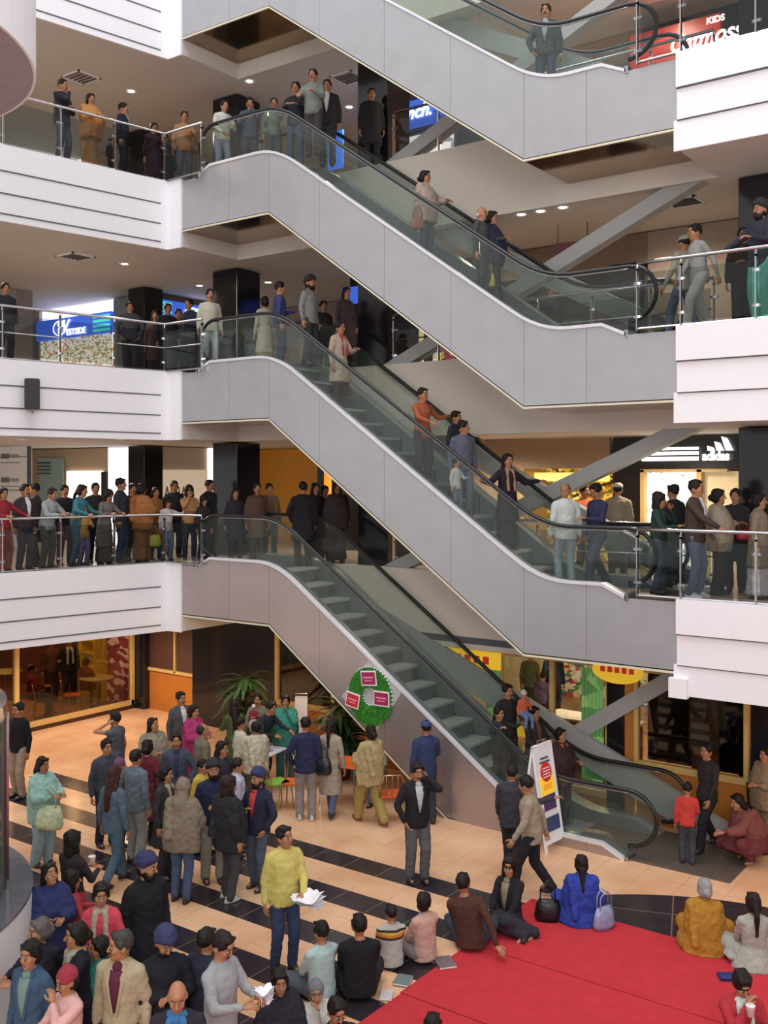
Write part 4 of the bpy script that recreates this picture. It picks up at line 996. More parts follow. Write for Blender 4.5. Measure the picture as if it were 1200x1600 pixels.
        if fem and hs not in ('cap', 'beanie', 'hood', 'babycap'):
            for s in (1, -1): capsule(bm, H((s*.012, -.072, .098)), .020*k, H((s*.074, -.030, .055)), .016*k, 6); capsule(bm, H((s*.076, -.028, .055)), .015*k, H((s*.083, .0, -.02)), .015*k, 6)
        if hs in ('long', 'bob', 'braid', 'bun', 'pony', 'hood') or fem: ellip(bm, H((0, .035, -.015)), hr((.085, .075, .085)), RH)
        if hs == 'long':
            capsule(bm, H((0, .06, -.03)), .072*k, Fr((0, .10, .42)), .068*k); capsule(bm, Fr((0, .10, .42)), .068*k, Fr((.0, .135, .22)), .045*k)
            for s in (1, -1): capsule(bm, H((s*.07, .02, .0)), .026*k, Fr((s*.085, .04, .46)), .035*k)
        if hs == 'bob': capsule(bm, H((0, .05, -.03)), .075*k, H((0, .06, -.10)), .075*k); [capsule(bm, H((s*.072, .01, .01)), .026*k, H((s*.075, .0, -.10)), .03*k) for s in (1, -1)]
        if hs == 'bun': ellip(bm, H((0, .115, -.01)), hr((.048, .042, .048)), RH, 10, 6)
        if hs == 'pony': capsule(bm, H((0, .10, .02)), .035*k, H((0, .15, -.09)), .035*k); capsule(bm, H((0, .15, -.09)), .035*k, Fr((0, .15, .30)), .018*k)
        if hs == 'braid': capsule(bm, H((0, .09, -.03)), .042*k, Fr((0, .13, .38)), .034*k); capsule(bm, Fr((0, .13, .38)), .034*k, Fr((.0, .15, .08)), .02*k)
    elif hs == 'bald': ellip(bm, H((0, .028, -.012)), hr((.081, .078, .046)), RH)
    elif hs == 'receding': ellip(bm, H((0, .034, .026)), hr((.080, .082, .088)), RH)
    elif hs == 'turban': ellip(bm, H((0, .03, -.02)), hr((.076, .07, .06)), RH)
    if beard:
        ellip(bm, H((0, -.038, -.082)), hr((.058, .060, .05)), RH); [capsule(bm, H((s*.066, -.008, -.02)), .014*k, H((s*.05, -.04, -.08)), .02*k) for s in (1, -1)]
        capsule(bm, H((-.025, -.098, -.043)), .008*k, H((.025, -.098, -.043)), .008*k, 6)
    part('hair', bm, hm, .014 if q else .02, 2)
    if hs == 'turban':
        bm = bmesh.new(); RR = RH @ Matrix.Rotation(math.radians(-14), 3, 'X')
        ellip(bm, H((0, .014, .075)), hr((.104, .122, .062)), RR); ellip(bm, H((0, .022, .115)), hr((.085, .10, .055)), RR)
        capsule(bm, H((-.085, .0, .05)), .028*k, H((.03, -.085, .10)), .024*k); capsule(bm, H((.085, .0, .05)), .028*k, H((-.01, -.09, .09)), .024*k)
        part('turban', bm, cmat('cloth', hc, rough=.8, noise=.08, bump=.5, bscale=40), .016, 1)
    if hs in ('cap', 'beanie', 'babycap'):
        bm = bmesh.new()
        if hs == 'cap':
            ellip(bm, H((0, .012, .068)), hr((.088, .104, .066)), RH); ellip(bm, H((0, -.10, .055)), hr((.062, .05, .010)), RH)
        else: ellip(bm, H((0, .015, .058)), hr((.090, .104, .088)), RH); ellip(bm, H((0, .012, .03)), hr((.094, .108, .03)), RH); ellip(bm, H((0, .03, .14)), hr((.03, .03, .03)), RH, 8, 5)
        part('cap' if hs == 'cap' else 'knit_hat', bm, cmat('cloth', hc, rough=.9, noise=.08, bump=.5, bscale=50), .014, 2)
    if hs == 'hood':
        bm = bmesh.new(); ellip(bm, H((0, .035, .03)), hr((.10, .105, .12)), RH); capsule(bm, H((0, .06, -.05)), .09*k, Fr((0, .06, .42)), .13*k); part('head_shawl', bm, cmat('cloth', hc, rough=.9, noise=.08, bump=.5, bscale=20), .016, 3)
    if scarf:
        bm = bmesh.new(); ellip(bm, Fr((0, -.005, .49)), (.098*k, .092*k, .042*k), RT)
        for s in (1, -1): capsule(bm, Fr((s*.055, -.09, .48)), .032*k, Fr((s*.07, -.135-e_, .12)), .024*k)
        part('scarf', bm, cmat('cloth', scarf, rough=.9, noise=.08, bump=.4, bscale=20), .016, 2)
    # face ------------------------------------------------
    if q >= 0:
        for s in (1, -1):
            bm = bmesh.new(); ellip(bm, H((s*.031, -.0828, .012)), hr((.0135, .0085, .0062)), RH, 8, 6); n0 = len(bm.faces)
            ellip(bm, H((s*.031, -.0872, .012)), hr((.0072, .0055, .0066)), RH, 8, 6); bm.faces.ensure_lookup_table()
            for f in bm.faces[n0:]: f.material_index = 1
            part('eye', bm, [mat('eye_white', '#b8afa8', .4, noise=0), mat('eye_dark', '#150e0b', .3, noise=0)])
            if q:
                bm = bmesh.new(); capsule(bm, H((s*.016, -.089, .034)),   .0032*k*hk, H((s*.046, -.078, .036)), .0024*k*hk, 6)
                part('eyebrow', bm, cmat('hair', '#17110f', rough=.55, noise=.12, nscale=20, bump=.25, bscale=60, spec=.25))
        bm = bmesh.new(); capsule(bm, H((-.020, -.0865, -.058)), .0048*k*hk, H((.020, -.0865, -.058)), .0048*k*hk, 6); capsule(bm, H((-.012, -.0885, -.064)), .005*k*hk, H((.012, -.0885, -.064)), .005*k*hk, 6)
        part('lips', bm, mat('lip', '#8f463c' if 1 else '', .5, noise=0))
        if beard is None and not fem and not child and (NP[0] % 3 == 0):
            bm = bmesh.new(); capsule(bm, H((-.022, -.096, -.043)), .0065*k, H((.022, -.096, -.043)), .0065*k, 6); part('moustache', bm, hm)
        if glasses:
            bm = bmesh.new()
            for s in (1, -1): tube(bm, [H((s*.031+.02*math.cos(a), -.100, .012+.015*math.sin(a))) for a in frange(0, 2*PI, 14)], .0016*k, 5); tube(bm, [H((s*.051, -.100, .014)), H((s*.078, .0, .01))], .0016*k, 5)
            part('glasses', bm, RUBBER)
    wr = {s: (Matrix.Rotation(YAW+math.radians(face), 3, 'Z') @ (arm[s][1]*k)+root_loc) for s in (1, -1)}
    P_ALL.append((body, wr)); return body, wr
def stripe_mat(base, cols):
    nm = 'striped_'+base.lstrip('#')+cols[0].lstrip('#')
    if nm in MATS: return MATS[nm]
    m = bpy.data.materials.new(nm); m.use_nodes = True; nt = m.node_tree; b = nt.nodes['Principled BSDF']
    tc = nt.nodes.new('ShaderNodeTexCoord'); sp = nt.nodes.new('ShaderNodeSeparateXYZ'); nt.links.new(tc.outputs['Object'], sp.inputs[0])
    r = nt.nodes.new('ShaderNodeValToRGB'); r.color_ramp.interpolation = 'CONSTANT'; el = r.color_ramp.elements
    seq = [(0, base)]+[(cols[1]+i*.03, c) for i, c in enumerate(cols[2])]+[(cols[1]+len(cols[2])*.03, base)]
    while len(el) < len(seq): el.new(.5)
    for e, (p_, c) in zip(el, seq): e.position = p_; e.color = lin(c)
    nt.links.new(sp.outputs[2], r.inputs[0]); nt.links.new(r.outputs[0], b.inputs['Base Color']); b.inputs['Roughness'].default_value = .85
    MATS[nm] = m; return m
FTEX = []
for sc_ in (.16, .07, .035):
    tx = bpy.data.textures.new('cloth_folds', 'CLOUDS'); tx.noise_scale = sc_; tx.noise_depth = 2; FTEX.append(tx)
FOLD = {'jacket': (1, .024), 'coat': (1, .026), 'sweater': (1, .018), 'shirt': (1, .020), 'tunic': (1, .026), 'shawl': (1, .036), 'trousers': (1, .022), 'leggings': (1, .015), 'skirt': (1, .035), 'hair': (2, .012), 'turban': (2, .014),
        'head_shawl': (1, .03), 'waistcoat': (1, .02), 'scarf': (2, .02), 'blouse': (1, .02), 'knit_hat': (2, .012)}
def bake():
    bpy.context.view_layer.update()
    for o, v, s, ex in PEND:
        r = o.modifiers.new('r', 'REMESH'); r.mode = 'VOXEL'; r.voxel_size = v; r.use_smooth_shade = True
        m = o.modifiers.new('s', 'SMOOTH'); m.factor = .5; m.iterations = s
        nm = o.name.split('.')[0]
        if nm in FOLD:
            d = o.modifiers.new('d', 'DISPLACE'); d.texture = FTEX[FOLD[nm][0]]; d.strength = FOLD[nm][1]; d.mid_level = .32; d.texture_coords = 'GLOBAL'
    bpy.context.view_layer.update(); dg = bpy.context.evaluated_depsgraph_get()
    for o, v, s, ex in PEND:
        me = bpy.data.meshes.new_from_object(o.evaluated_get(dg)); old = o.data
        if ex:
            b2 = bmesh.new(); b2.from_mesh(me); t2 = bpy.data.meshes.new('t'); ex.to_mesh(t2); ex.free(); b2.from_mesh(t2); bpy.data.meshes.remove(t2); b2.normal_update(); b2.to_mesh(me); b2.free()
            for p_ in me.polygons: p_.use_smooth = True
        me.name = o.name
        if not me.materials: me.materials.append(old.materials[0])
        o.modifiers.clear(); o.data = me; bpy.data.meshes.remove(old)
def g(px, py): x, y = feet(px, py); return (x, y, 0.0)
def gh(px, py, h=1.66, z=0): x, y = XD(px, (5.82-h-z)*1600/(py-746)); return (x, y, z)
def lb(px, d, L_):
    d += .09
    y = -1.0
    for _ in range(20): y = q_at(px, left_edge(y)-d)
    return (left_edge(y)-d, y, L_+.02)
def rb(px, y, L_): return (s_at(px, y), y, L_+.02)
def es(px, y, U):
    s = s_at(px, y); kk = math.floor((s-2.6)/((8.29-2.6)/14)); z = U if kk < 0 else U-4/14*(kk+1)
    if s > 2.6: s = 2.6+(kk+.5)*(8.29-2.6)/14
    return (s, y, max(z, U-4)+.012)
BK = '#1c1512'
P = {}
def A(key, *a, **k): P[key] = person(*a, **k)
FL, FR = 54, -36     # headings towards the void from the left and right balconies
T_, J_, K_ = 'trousers', 'jeans', 'salwar'
# ---- third upper floor, left balcony (z = 12)
A('', 'man in a black jacket with folded arms at the top left railing', lb(97, .38, 12), 70, 1.74, ('jacket', '#26222a'), (J_, '#4a5160'), arms=('fold', 'mouth'), q=0)
A('', 'woman in a long orange shawl and tunic at the top left railing', lb(141, .36, 12), 50, 1.60, ('shawl', '#c07a34', '#c8803a'), ('skirt', '#b5793f'), ('bun', BK), ('hold', 'hold'), fem=True, q=0)
A('', 'young man in a dark suit seen in profile at the top left railing', lb(192, .42, 12), 88, 1.62, ('jacket', '#24242e'), (T_, '#30343e'), arms=('down', 'down'), q=0, inner='#8a8f99')
A('', 'small child in dark clothes low behind the top left railing', lb(173, .35, 12), 60, .78, ('jacket', '#3a2a26'), (T_, '#2a2a2c'), q=0, arms=('down', 'down'))
A('', 'woman in a dark maroon dress standing back from the top left railing corner', lb(240, .95, 12), 40, 1.58, ('kurta', '#3a2430'), (K_, '#35222c'), ('bun', BK), ('hold', 'down'), fem=True, q=0)
A('', 'man in a black coat next to the woman in maroon on the top left floor', lb(258, 1.5, 12), 10, 1.62, ('coat', '#2a2228'), (T_, '#26242a'), q=0, arms=('down', 'fold'))
A('', 'man in a tan orange shirt and jeans near the corner of the top left railing', (s_at(288, .55), .55, 12.02), 20, 1.68, ('shirt', '#b07a4e'), (J_, '#4c5566'), arms=('hold', 'down'), q=0)
A('', 'person in a cream cardigan leaning by the newel of the second escalator', (s_at(347, .5), .5, 12.02), 35, 1.62, ('sweater', '#c3c0b2'), (J_, '#7d84a0'), arms=('hold', 'holdlow'), q=0, lean=10)
A('', 'man in a dark blue checked jacket looking down, left of the black column', (s_at(391, .7), .7, 12.02), 10, 1.62, ('jacket', '#3f4c5e'), (T_, '#39393c'), arms=('mouth', 'hold'), q=0, head=(0, 15))
A('', 'boy in a grey green shirt between two taller men at the escalator top', (s_at(428, .75), .75, 12.02), 15, 1.50, ('shirt', '#5d6a5c'), (T_, '#3c4044'), arms=('mouth', 'down'), q=0)
A('', 'tall man in a black sweater and blue jeans at the top escalator landing', (s_at(463, .9), .9, 12.02), -10, 1.76, ('sweater', '#23232c'), (J_, '#3a4862'), arms=('hold', 'hold'), q=0)
A('', 'man in a light grey jacket resting a hand on the top escalator handrail', (s_at(490, .45), .45, 12.02), -15, 1.68, ('jacket', '#70756f'), (T_, '#3a332f'), arms=('hold', 'rail'), q=0)
A('', 'man in a black blazer with a white shirt at the top escalator landing', (s_at(512, 1.1), 1.1, 12.02), -5, 1.72, ('jacket', '#25242a'), (T_, '#2b2b2e'), arms=('down', 'hold'), q=0, inner='#d8d8dc')
A('', 'dark figure in a black coat in front of the tall black column', (s_at(583, 1.9), 1.85, 12.02), 10, 1.66, ('coat', '#211f24'), (T_, '#222226'), q=0)
# ---- topmost escalator foot
A('', 'man in a grey jacket standing at the foot of the topmost escalator', es(857, .62, 16), -20, 1.66, ('jacket', '#3d4648'), (J_, '#3c4658'), inner='#8fa0a8', arms=('down', 'pocket'), q=1)
# ---- escalator with the woman in the beige shawl
A('', 'woman in a beige shawl riding down the second escalator from the top', es(655, .62, 12), 60, 1.62, ('shawl', '#a28a78', '#a99282'), (J_, '#46506a'), ('bun', BK), ('rail', 'down'), fem=True, q=1)
A('', 'white haired man in a dark grey sweater on the second escalator', es(737, .55, 12), 62, 1.62, ('sweater', '#3f4248', ), (T_, '#3b3b42'), ('bald', '#c8c4c0'), ('rail', 'down'), q=1)
A('', 'woman in a navy shawl on the second escalator with a yellow bag', es(780, .92, 12), 58, 1.62, ('shawl', '#23253a', '#272a42'), ('skirt', '#2a2430'), ('bun', BK), ('holdlow', 'down'), fem=True, q=1)
# ---- second upper floor, right landing (z = 8)
A('', 'man in a beige cap and pale shirt walking behind the one in grey', rb(1070, 1.3, 8), -150, 1.68, ('shirt', '#a8a290'), (J_, '#5a6a86'), ('cap', '#a39a86'), ('swing', 'down'), 'walk', q=1)
A('', 'young man in a pale grey shirt and wide trousers striding left', rb(1094, .75, 8), -80, 1.68, ('shirt', '#9c9d96'), (T_, '#b5b2a8'), arms=('swingb', 'swing'), pose='walk', q=1, lean=6)
A('', 'man in a dark jacket behind the right railing of the second upper floor', rb(1162, 1.3, 8), -20, 1.64, ('jacket', '#332b2a'), (T_, '#2a2a2e'), q=1, arms=('fold', 'down'))
A('', 'person in a black jacket with mint green trousers at the right edge', rb(1190, .35, 8), -60, 1.76, ('jacket', '#2a2a3a'), (T_, '#5cc0a6'), ('turban', '#1b1b22'), ('hold', 'railw'), q=1, beard=1)
A('', 'dark haired person in a maroon top seen far back in the brown shop', (s_at(936, 3.7), 3.7, 8.02), 30, 1.5, ('sweater', '#5a2226'), (T_, '#2a2a2e'), q=0)
A('', 'person in black standing before the brown shop on the second upper floor', (s_at(862, 3.4), 3.4, 8.02), 20, 1.55, ('jacket', '#26242a'), (T_, '#2a2a2e'), q=0)
# ---- second upper floor, left
A('', 'boy in a dark padded jacket behind the second floor left railing', lb(203, .8, 8), 20, 1.55, ('jacket', '#3a3c46'), (T_, '#2c2c34'), arms=('pocket', 'pocket'), q=0)
A('', 'man in a black jacket standing beside the black column on the second floor', lb(262, 1.2, 8), 30, 1.70, ('jacket', '#20222c'), (T_, '#23242c'), q=0, arms=('down', 'down'))
A('', 'young woman in a brown coat seen past the black jacketed man', lb(243, 1.9, 8), 10, 1.64, ('coat', '#4a3430'), (T_, '#2a262a'), ('long', BK), q=0, fem=True)
A('', 'tall man in a navy sweater looking left near the second floor corner', (s_at(296, .75), .75, 8.02), -30, 1.68, ('sweater', '#23283c'), (T_, '#23242c'), q=0, arms=('fold', 'down'))
A('', 'young man in dark clothes in the group under the receding blue sign', (s_at(279, 1.3), 1.3, 8.02), 20, 1.62, ('jacket', '#33303a'), (T_, '#22242a'), q=0)
A('', 'man in a cream sweater and pale jeans near the second floor corner', (s_at(328, .45), .45, 8.02), 25, 1.74, ('sweater', '#bdb7a2'), (J_, '#9aa6a4'), arms=('down', 'down'), q=0)
A('', 'woman in a cream tunic and yellow skirt partly behind the man in blue', (s_at(414, 1.1), 1.1, 8.02), -150, 1.58, ('kurta', '#b9ac94'), ('skirt', '#b39a52'), ('bun', BK), q=0, fem=True)
A('', 'man in a deep blue shirt with his back half turned at the third escalator', (s_at(437, .7), .7, 8.02), 100, 1.74, ('shirt', '#333a72'), (T_, '#2e3448'), arms=('hold', 'down'), q=0)
A('', 'turbaned man in a grey blazer at the top of the third escalator', (s_at(484, .75), .75, 8.02), 60, 1.76, ('jacket', '#7f8080'), (T_, '#2e2e32'), ('turban', '#1e1c22'), ('down', 'down'), beard=1, q=1)
A('', 'man in a beige coat and red scarf at the start of the third escalator', es(520, .7, 8), 55, 1.66, ('coat', '#b5a28c'), (T_, '#4a2c2c'), arms=('hold', 'down'), scarf='#9c3038', q=1)
A('', 'woman in a dark dress just behind the man in the beige coat', (s_at(541, 1.15), 1.15, 8.02), 40, 1.55, ('kurta', '#35262c'), (K_, '#33282c'), ('long', BK), q=0, fem=True)
A('', 'dark haired man in a black coat waiting beside the second floor shop', (s_at(505, 2.6), 2.6, 8.02), 30, 1.66, ('coat', '#2b2528'), (T_, '#222226'), q=0)
A('', 'person in a black jacket at the far left edge of the second floor railing', lb(8, .5, 8), 40, 1.55, ('jacket', '#24242c'), (T_, '#24242c'), q=0)
# ---- third escalator riders
A('', 'man in an orange shirt riding down the third escalator', es(673, .55, 8), 40, 1.70, ('shirt', '#b0522e'), (T_, '#3a2c2e'), arms=('out', 'rail'), q=1)
A('', 'dark haired boy half hidden behind the man in the blue grey jacket', es(706, 1.02, 8), 60, 1.58, ('jacket', '#2a2a32'), (T_, '#2b2b30'), arms=('railw', 'down'), q=1)
A('', 'man in a blue grey jacket looking back on the third escalator', es(716, .62, 8), 20, 1.66, ('jacket', '#565a70'), (J_, '#5a6478'), arms=('down', 'down'), head=(60, 0), q=1)
A('', 'small child in a white top on the third escalator', es(722, .40, 8), 50, .98, ('shirt', '#c9ccc8'), (J_, '#66708a'), arms=('hold', 'down'), q=1)
A('', 'woman in a long black coat with both arms spread on the third escalator', es(792, .75, 8), 25, 1.64, ('coat', '#201c22'), ('skirt', '#221c20'), ('long', BK), ('out', 'out'), fem=True, scarf='#a87a5c', q=1)
# ---- first upper floor, right landing (z = 4)
A('', 'man in a white jacket stepping off the third escalator', (s_at(884, .5), .5, 4.02), -170, 1.70, ('jacket', '#c3ccc8'), (J_, '#7f929a'), ('receding', BK), ('down', 'down'), q=1, head=(150, 10), inner='#3f8f9c')
A('', 'man in navy looking down as he leaves the third escalator', (s_at(934, .85), .85, 4.02), -60, 1.72, ('shirt', '#2c3052'), (T_, '#2f3346'), arms=('hold', 'down'), head=(0, 28), q=1, pose='walk')
A('', 'person in a bright orange shirt behind the man in navy', (s_at(913, 2.7), 2.7, 4.02), 30, 1.66, ('shirt', '#d0602a'), (T_, '#3a3030'), q=1)
A('', 'person in a beige coat and pale cap with back turned by the sports shop', (s_at(966, 2.5), 2.5, 4.02), 170, 1.70, ('coat', '#8c7c68'), (T_, '#6a5c4c'), ('cap', '#b5a894'), q=1)
A('', 'woman in a dark green sweater at the right railing of the first upper floor', rb(1030, .55, 4), 60, 1.56, ('sweater', '#223a30'), (J_, '#4c5468'), ('bob', BK), ('mouth', 'hold'), fem=True, q=1)
A('', 'person in a black jacket behind the woman in green', rb(1053, 1.7, 4), -150, 1.68, ('jacket', '#25252a'), (T_, '#2a2a2e'), q=1)
A('', 'man in a dark brown jacket with a hand on the right railing', rb(1087, .40, 4), 55, 1.76, ('jacket', '#44322e'), (J_, '#6a7696'), arms=('down', 'rail'), q=1, inner='#c9c9cc', shoes='#cfcfd2')
A('', 'woman in a beige shawl with a red purse behind the right railing', rb(1122, 1.0, 4), 70, 1.62, ('shawl', '#a0907c', '#a8987f'), (K_, '#33302e'), ('bun', BK), ('hold', 'down'), fem=True, q=1)
A('', 'woman in a tan coat at the right edge of the first upper floor', rb(1186, .8, 4), 60, 1.56, ('coat', '#86765f'), ('skirt', '#c9bcc0'), ('bun', BK), ('hold', 'down'), fem=True, q=1)
A('', 'man in a black coat in shadow by the right black column', rb(1150, 1.6, 4), -30, 1.62, ('coat', '#2c2a2e'), (T_, '#2a2a2e'), q=0)
# ---- first upper floor, left balcony crowd
A('', 'woman in a bright red tunic at the far left of the first floor railing', lb(4, .38, 4), 54, 1.60, ('kurta', '#9c1f2a'), (K_, '#b34a3a'), ('bun', BK), ('railw', 'rail'), fem=True, q=1)
A('', 'man in a dark blazer and white shirt at the left of the first floor railing', lb(38, .42, 4), 60, 1.66, ('jacket', '#3a2e34'), (T_, '#33303a'), arms=('down', 'down'), inner='#dcdce4', q=1)
A('', 'man in a light grey jacket leaning his arms on the first floor railing', lb(73, .42, 4), 70, 1.60, ('jacket', '#9aa0a2'), (T_, '#5a5046'), arms=('rail', 'rail'), lean=12, q=1)
A('', 'blurred man in a dark maroon coat turned sideways behind the grey jacket', lb(55, 1.0, 4), -80, 1.68, ('coat', '#44323a'), (T_, '#2d2c38'), q=0)
A('', 'man in a black pullover behind the teal shirted woman', lb(101, 1.0, 4), 40, 1.64, ('sweater', '#262330'), (T_, '#5c3a3a'), q=0)
A('', 'woman in a teal sweater leaning on the first floor railing', lb(120, .42, 4), 80, 1.66, ('sweater', '#2c7482'), (J_, '#3d6272'), ('pony', BK), ('rail', 'railw'), fem=True, q=1, lean=10)
A('', 'child in an orange and lilac outfit at the first floor railing', lb(130, .36, 4), 50, 1.22, ('shirt', '#c4873a'), (T_, '#7b6a9a'), arms=('hold', 'railw'), q=1)
A('', 'man in a black jacket facing forward between the teal and grey sweaters', lb(149, 1.0, 4), 30, 1.68, ('jacket', '#26262c'), (T_, '#2b2b33'), q=0)
A('', 'woman in a speckled grey dress leaning over the first floor railing', lb(163, .40, 4), 50, 1.56, ('kurta', '#6a625e'), ('skirt', '#5c524e'), ('bob', BK), ('rail', 'rail'), fem=True, lean=14, head=(0, 15), q=1)
A('', 'tall man in a dark jacket and jeans looking right in the railing crowd', lb(188, .75, 4), 90, 1.78, ('jacket', '#2c343e'), (J_, '#384866'), q=1)
A('', 'man in a maroon shirt behind the woman in the orange shawl', lb(207, 1.2, 4), 40, 1.66, ('shirt', '#4a2530'), (T_, '#2b2b33'), q=0)
A('', 'woman wrapped in a long rust orange shawl at the first floor railing', lb(221, .42, 4), 150, 1.66, ('shawl', '#a8632f', '#a8642e'), ('skirt', '#8c5228'), ('bun', BK), ('hold', 'hold'), fem=True, q=1)
A('', 'woman in a mustard top to the right of the rust orange shawl', lb(243, .85, 4), 40, 1.58, ('kurta', '#a8692c'), (J_, '#3a4a6a'), ('bun', BK), ('fold', 'hold'), fem=True, q=1)
A('', 'girl in a white sweater and jeans at the first floor railing', lb(261, .38, 4), 50, 1.34, ('sweater', '#cac7c0'), (J_, '#6a7c98'), ('bob', BK), ('railw', 'down'), fem=True, q=1)
A('', 'man in a dark jacket behind the girl in white', lb(272, 1.3, 4), 30, 1.72, ('jacket', '#2d2c33'), (T_, '#2b2b33'), q=0)
A('', 'woman in a tan orange sweater with a hand to her mouth at the corner', lb(296, .25, 4), 20, 1.62, ('sweater', '#c08648'), (J_, '#33384a'), ('bob', BK), ('fold', 'mouth'), fem=True, q=1)
A('', 'tall man in black standing in front of the bright doorway strip', (s_at(327, 1.6), 1.6, 4.02), 60, 1.74, ('coat', '#20202a'), (T_, '#23232b'), q=0)
A('', 'person in black bent over near the first floor corner', (s_at(318, .9), .9, 4.02), 50, 1.40, ('jacket', '#2a252a'), (T_, '#2a252a'), ('bob', BK), q=0, fem=True)
A('', 'woman in a dark purple coat against the black column', (s_at(368, 1.2), 1.2, 4.02), 20, 1.56, ('coat', '#2c2430'), (T_, '#26222a'), ('bun', BK), q=0, fem=True)
A('', 'man in a brown coat left of the orange hoarding', (s_at(402, 1.3), 1.3, 4.02), 20, 1.68, ('coat', '#5c4030'), (T_, '#3a3430'), q=0)
A('', 'man in a tan jacket in front of the orange hoarding', (s_at(421, 2.1), 2.1, 4.02), 20, 1.66, ('jacket', '#7a5c3e'), (T_, '#3c342e'), q=0)
A('', 'man in a bulky black coat before the orange hoarding', (s_at(474, 1.2), 1.2, 4.02), -160, 1.70, ('coat', '#1e1c20'), (T_, '#2a2628'), q=0, arms=('pocket', 'down'), fat=1.15)
A('', 'woman in a black coat at the top of the lowest escalator', (s_at(493, 2.1), 2.1, 4.02), 30, 1.68, ('coat', '#201c20'), ('skirt', '#3a2c30'), ('long', BK), q=0, fem=True)
A('', 'woman in a rust top right of the two black coats', (s_at(507, 2.4), 2.4, 4.02), 30, 1.62, ('kurta', '#7a4a2a'), (K_, '#5c3026'), ('bun', BK), q=0, fem=True)
A('', 'woman in a dark patterned shawl at the right end of the orange hoarding', (s_at(527, 2.2), 2.2, 4.02), 20, 1.70, ('shawl', '#3a2c30', '#42343a'), ('skirt', '#3c2a2c'), ('long', BK), q=0, fem=True)
# ---- lowest escalator riders
A('carrier', 'man in black carrying a small child on the lowest escalator', es(787, .75, 4), 30, 1.68, ('jacket', '#241f24'), (T_, '#2c2226'), arms=('hold', 'down'), q=1)
A('', 'boy in a dark green sweater in front of the man on the lowest escalator', es(768, .45, 4), 40, 1.32, ('sweater', '#26352e'), (T_, '#3a2c2c'), arms=('railw', 'railw'), q=1)
A('', 'woman in a dark embroidered jacket on the lowest escalator', es(836, .95, 4), 40, 1.60, ('jacket', '#2e2a28'), (K_, '#5c4030'), ('bun', BK), ('hold', 'holdlow'), fem=True, inner='#6c4a34', q=1)
A('', 'woman in a black and red patterned shawl at the escalator foot', (s_at(876, .80), .80, .06), 40, 1.58, ('shawl', '#33202a', '#3a2024'), (T_, '#3a3036'), ('bun', BK), ('hold', 'down'), fem=True, q=1, scarf='#b0402c')
# ---- atrium floor, right side
A('', 'young man in black walking past the dark shop window at the right', (s_at(1106, 1.2), 1.2, 0), -60, 1.68, ('shirt', '#2b2428'), (T_, '#221e22'), arms=('swing', 'swingb'), pose='walk', q=1)
A('', 'boy in a bright red sweater standing at the foot of the escalator', g(1074, 1350), 165, 1.20, ('sweater', '#d8342a'), (T_, '#3d3c42'), arms=('down', 'holdlow'), q=2, head=(0, 12))
A('', 'person in a maroon shawl crouching at the right edge of the floor', g(1176, 1345), -70, 1.66, ('shawl', '#7a2c2c', '#84423c'), ('skirt', '#6e2a2e'), ('long', BK), ('reach', 'holdlow'), 'squat', q=1, fem=True, lean=25)
A('', 'person in a tan robe standing behind the crouching figure at the right', g(1197, 1330), -60, 1.62, ('shawl', '#8a6a4c', '#8f7456'), ('skirt', '#7a5a40'), ('bun', BK), ('hold', 'down'), q=1, fem=True)
A('', 'shopper in an olive shirt inside the lit ground floor shop', (s_at(829, 7.2), 7.2, 0), 150, 1.68, ('shirt', '#5f6648'), (T_, '#3a3a3e'), q=0)
A('', 'shopper in a dark blue jacket inside the lit ground floor shop', (s_at(865, 7.6), 7.6, 0), 160, 1.72, ('jacket', '#2a3444'), (T_, '#2a2a30'), q=0)
A('', 'child in a violet top inside the lit ground floor shop', (s_at(849, 6.4), 6.4, 0), 140, 1.35, ('shirt', '#6a5aa8'), (T_, '#33303e'), q=0)
# ---- atrium floor, middle
A('', 'man in a navy jacket and grey trousers with his back turned at the tables', g(478, 1281), 185, 1.74, ('jacket', '#24264a'), (T_, '#8a827c'), arms=('pocket', 'down'), q=2, shoes='#c9c4bc')
A('', 'woman in a pale beige tunic with a dark shoulder bag by the orange table', g(517, 1273), 165, 1.66, ('kurta', '#a89c86'), (J_, '#4c5474'), ('pony', BK), ('hold', 'down'), 'walk', fem=True, q=2)
A('', 'woman in a yellow green shawl and long tunic beside the orange table', g(580, 1287), 215, 1.66, ('shawl', '#b09a52', '#b39a66'), ('salwar', '#a58c3e'), ('bun', BK), ('hold', 'hold'), 'walk', fem=True, q=2, shoes='#7a3a22')
A('', 'man in a navy uniform and blue cap by the side of the lowest escalator', g(666, 1286), 195, 1.72, ('jacket', '#2a3462'), (T_, '#2e3346'), ('cap', '#2c3a78'), ('down', 'hold'), q=2)
A('', 'man in a black jacket holding a phone to his ear in mid floor', g(652, 1378), 15, 1.72, ('jacket', '#1e1c1f'), (T_, '#57565c'), arms=('ear', 'pocket'), pose='stand', q=2, inner='#b8bcbc', head=(0, 12))
A('', 'man in a beige jacket striding left in front of the folding sign', g(832, 1402), -100, 1.70, ('jacket', '#a08e76'), (T_, '#231f22'), arms=('swing', 'swingb'), pose='walk', q=2, head=(-25, 10), lean=6)
A('', 'man in a dark jacket with an outstretched arm behind the beige jacket', g(800, 1372), 165, 1.66, ('jacket', '#37343f'), (T_, '#2a2a30'), arms=('swing', 'out'), pose='walk', q=2)
A('', 'woman in a green teal shawl beyond the cluttered white table', g(446, 1218), 10, 1.62, ('shawl', '#2f8a72', '#348f78'), (K_, '#2e6a62'), ('bun', BK), ('mouth', 'hold'), fem=True, q=2)
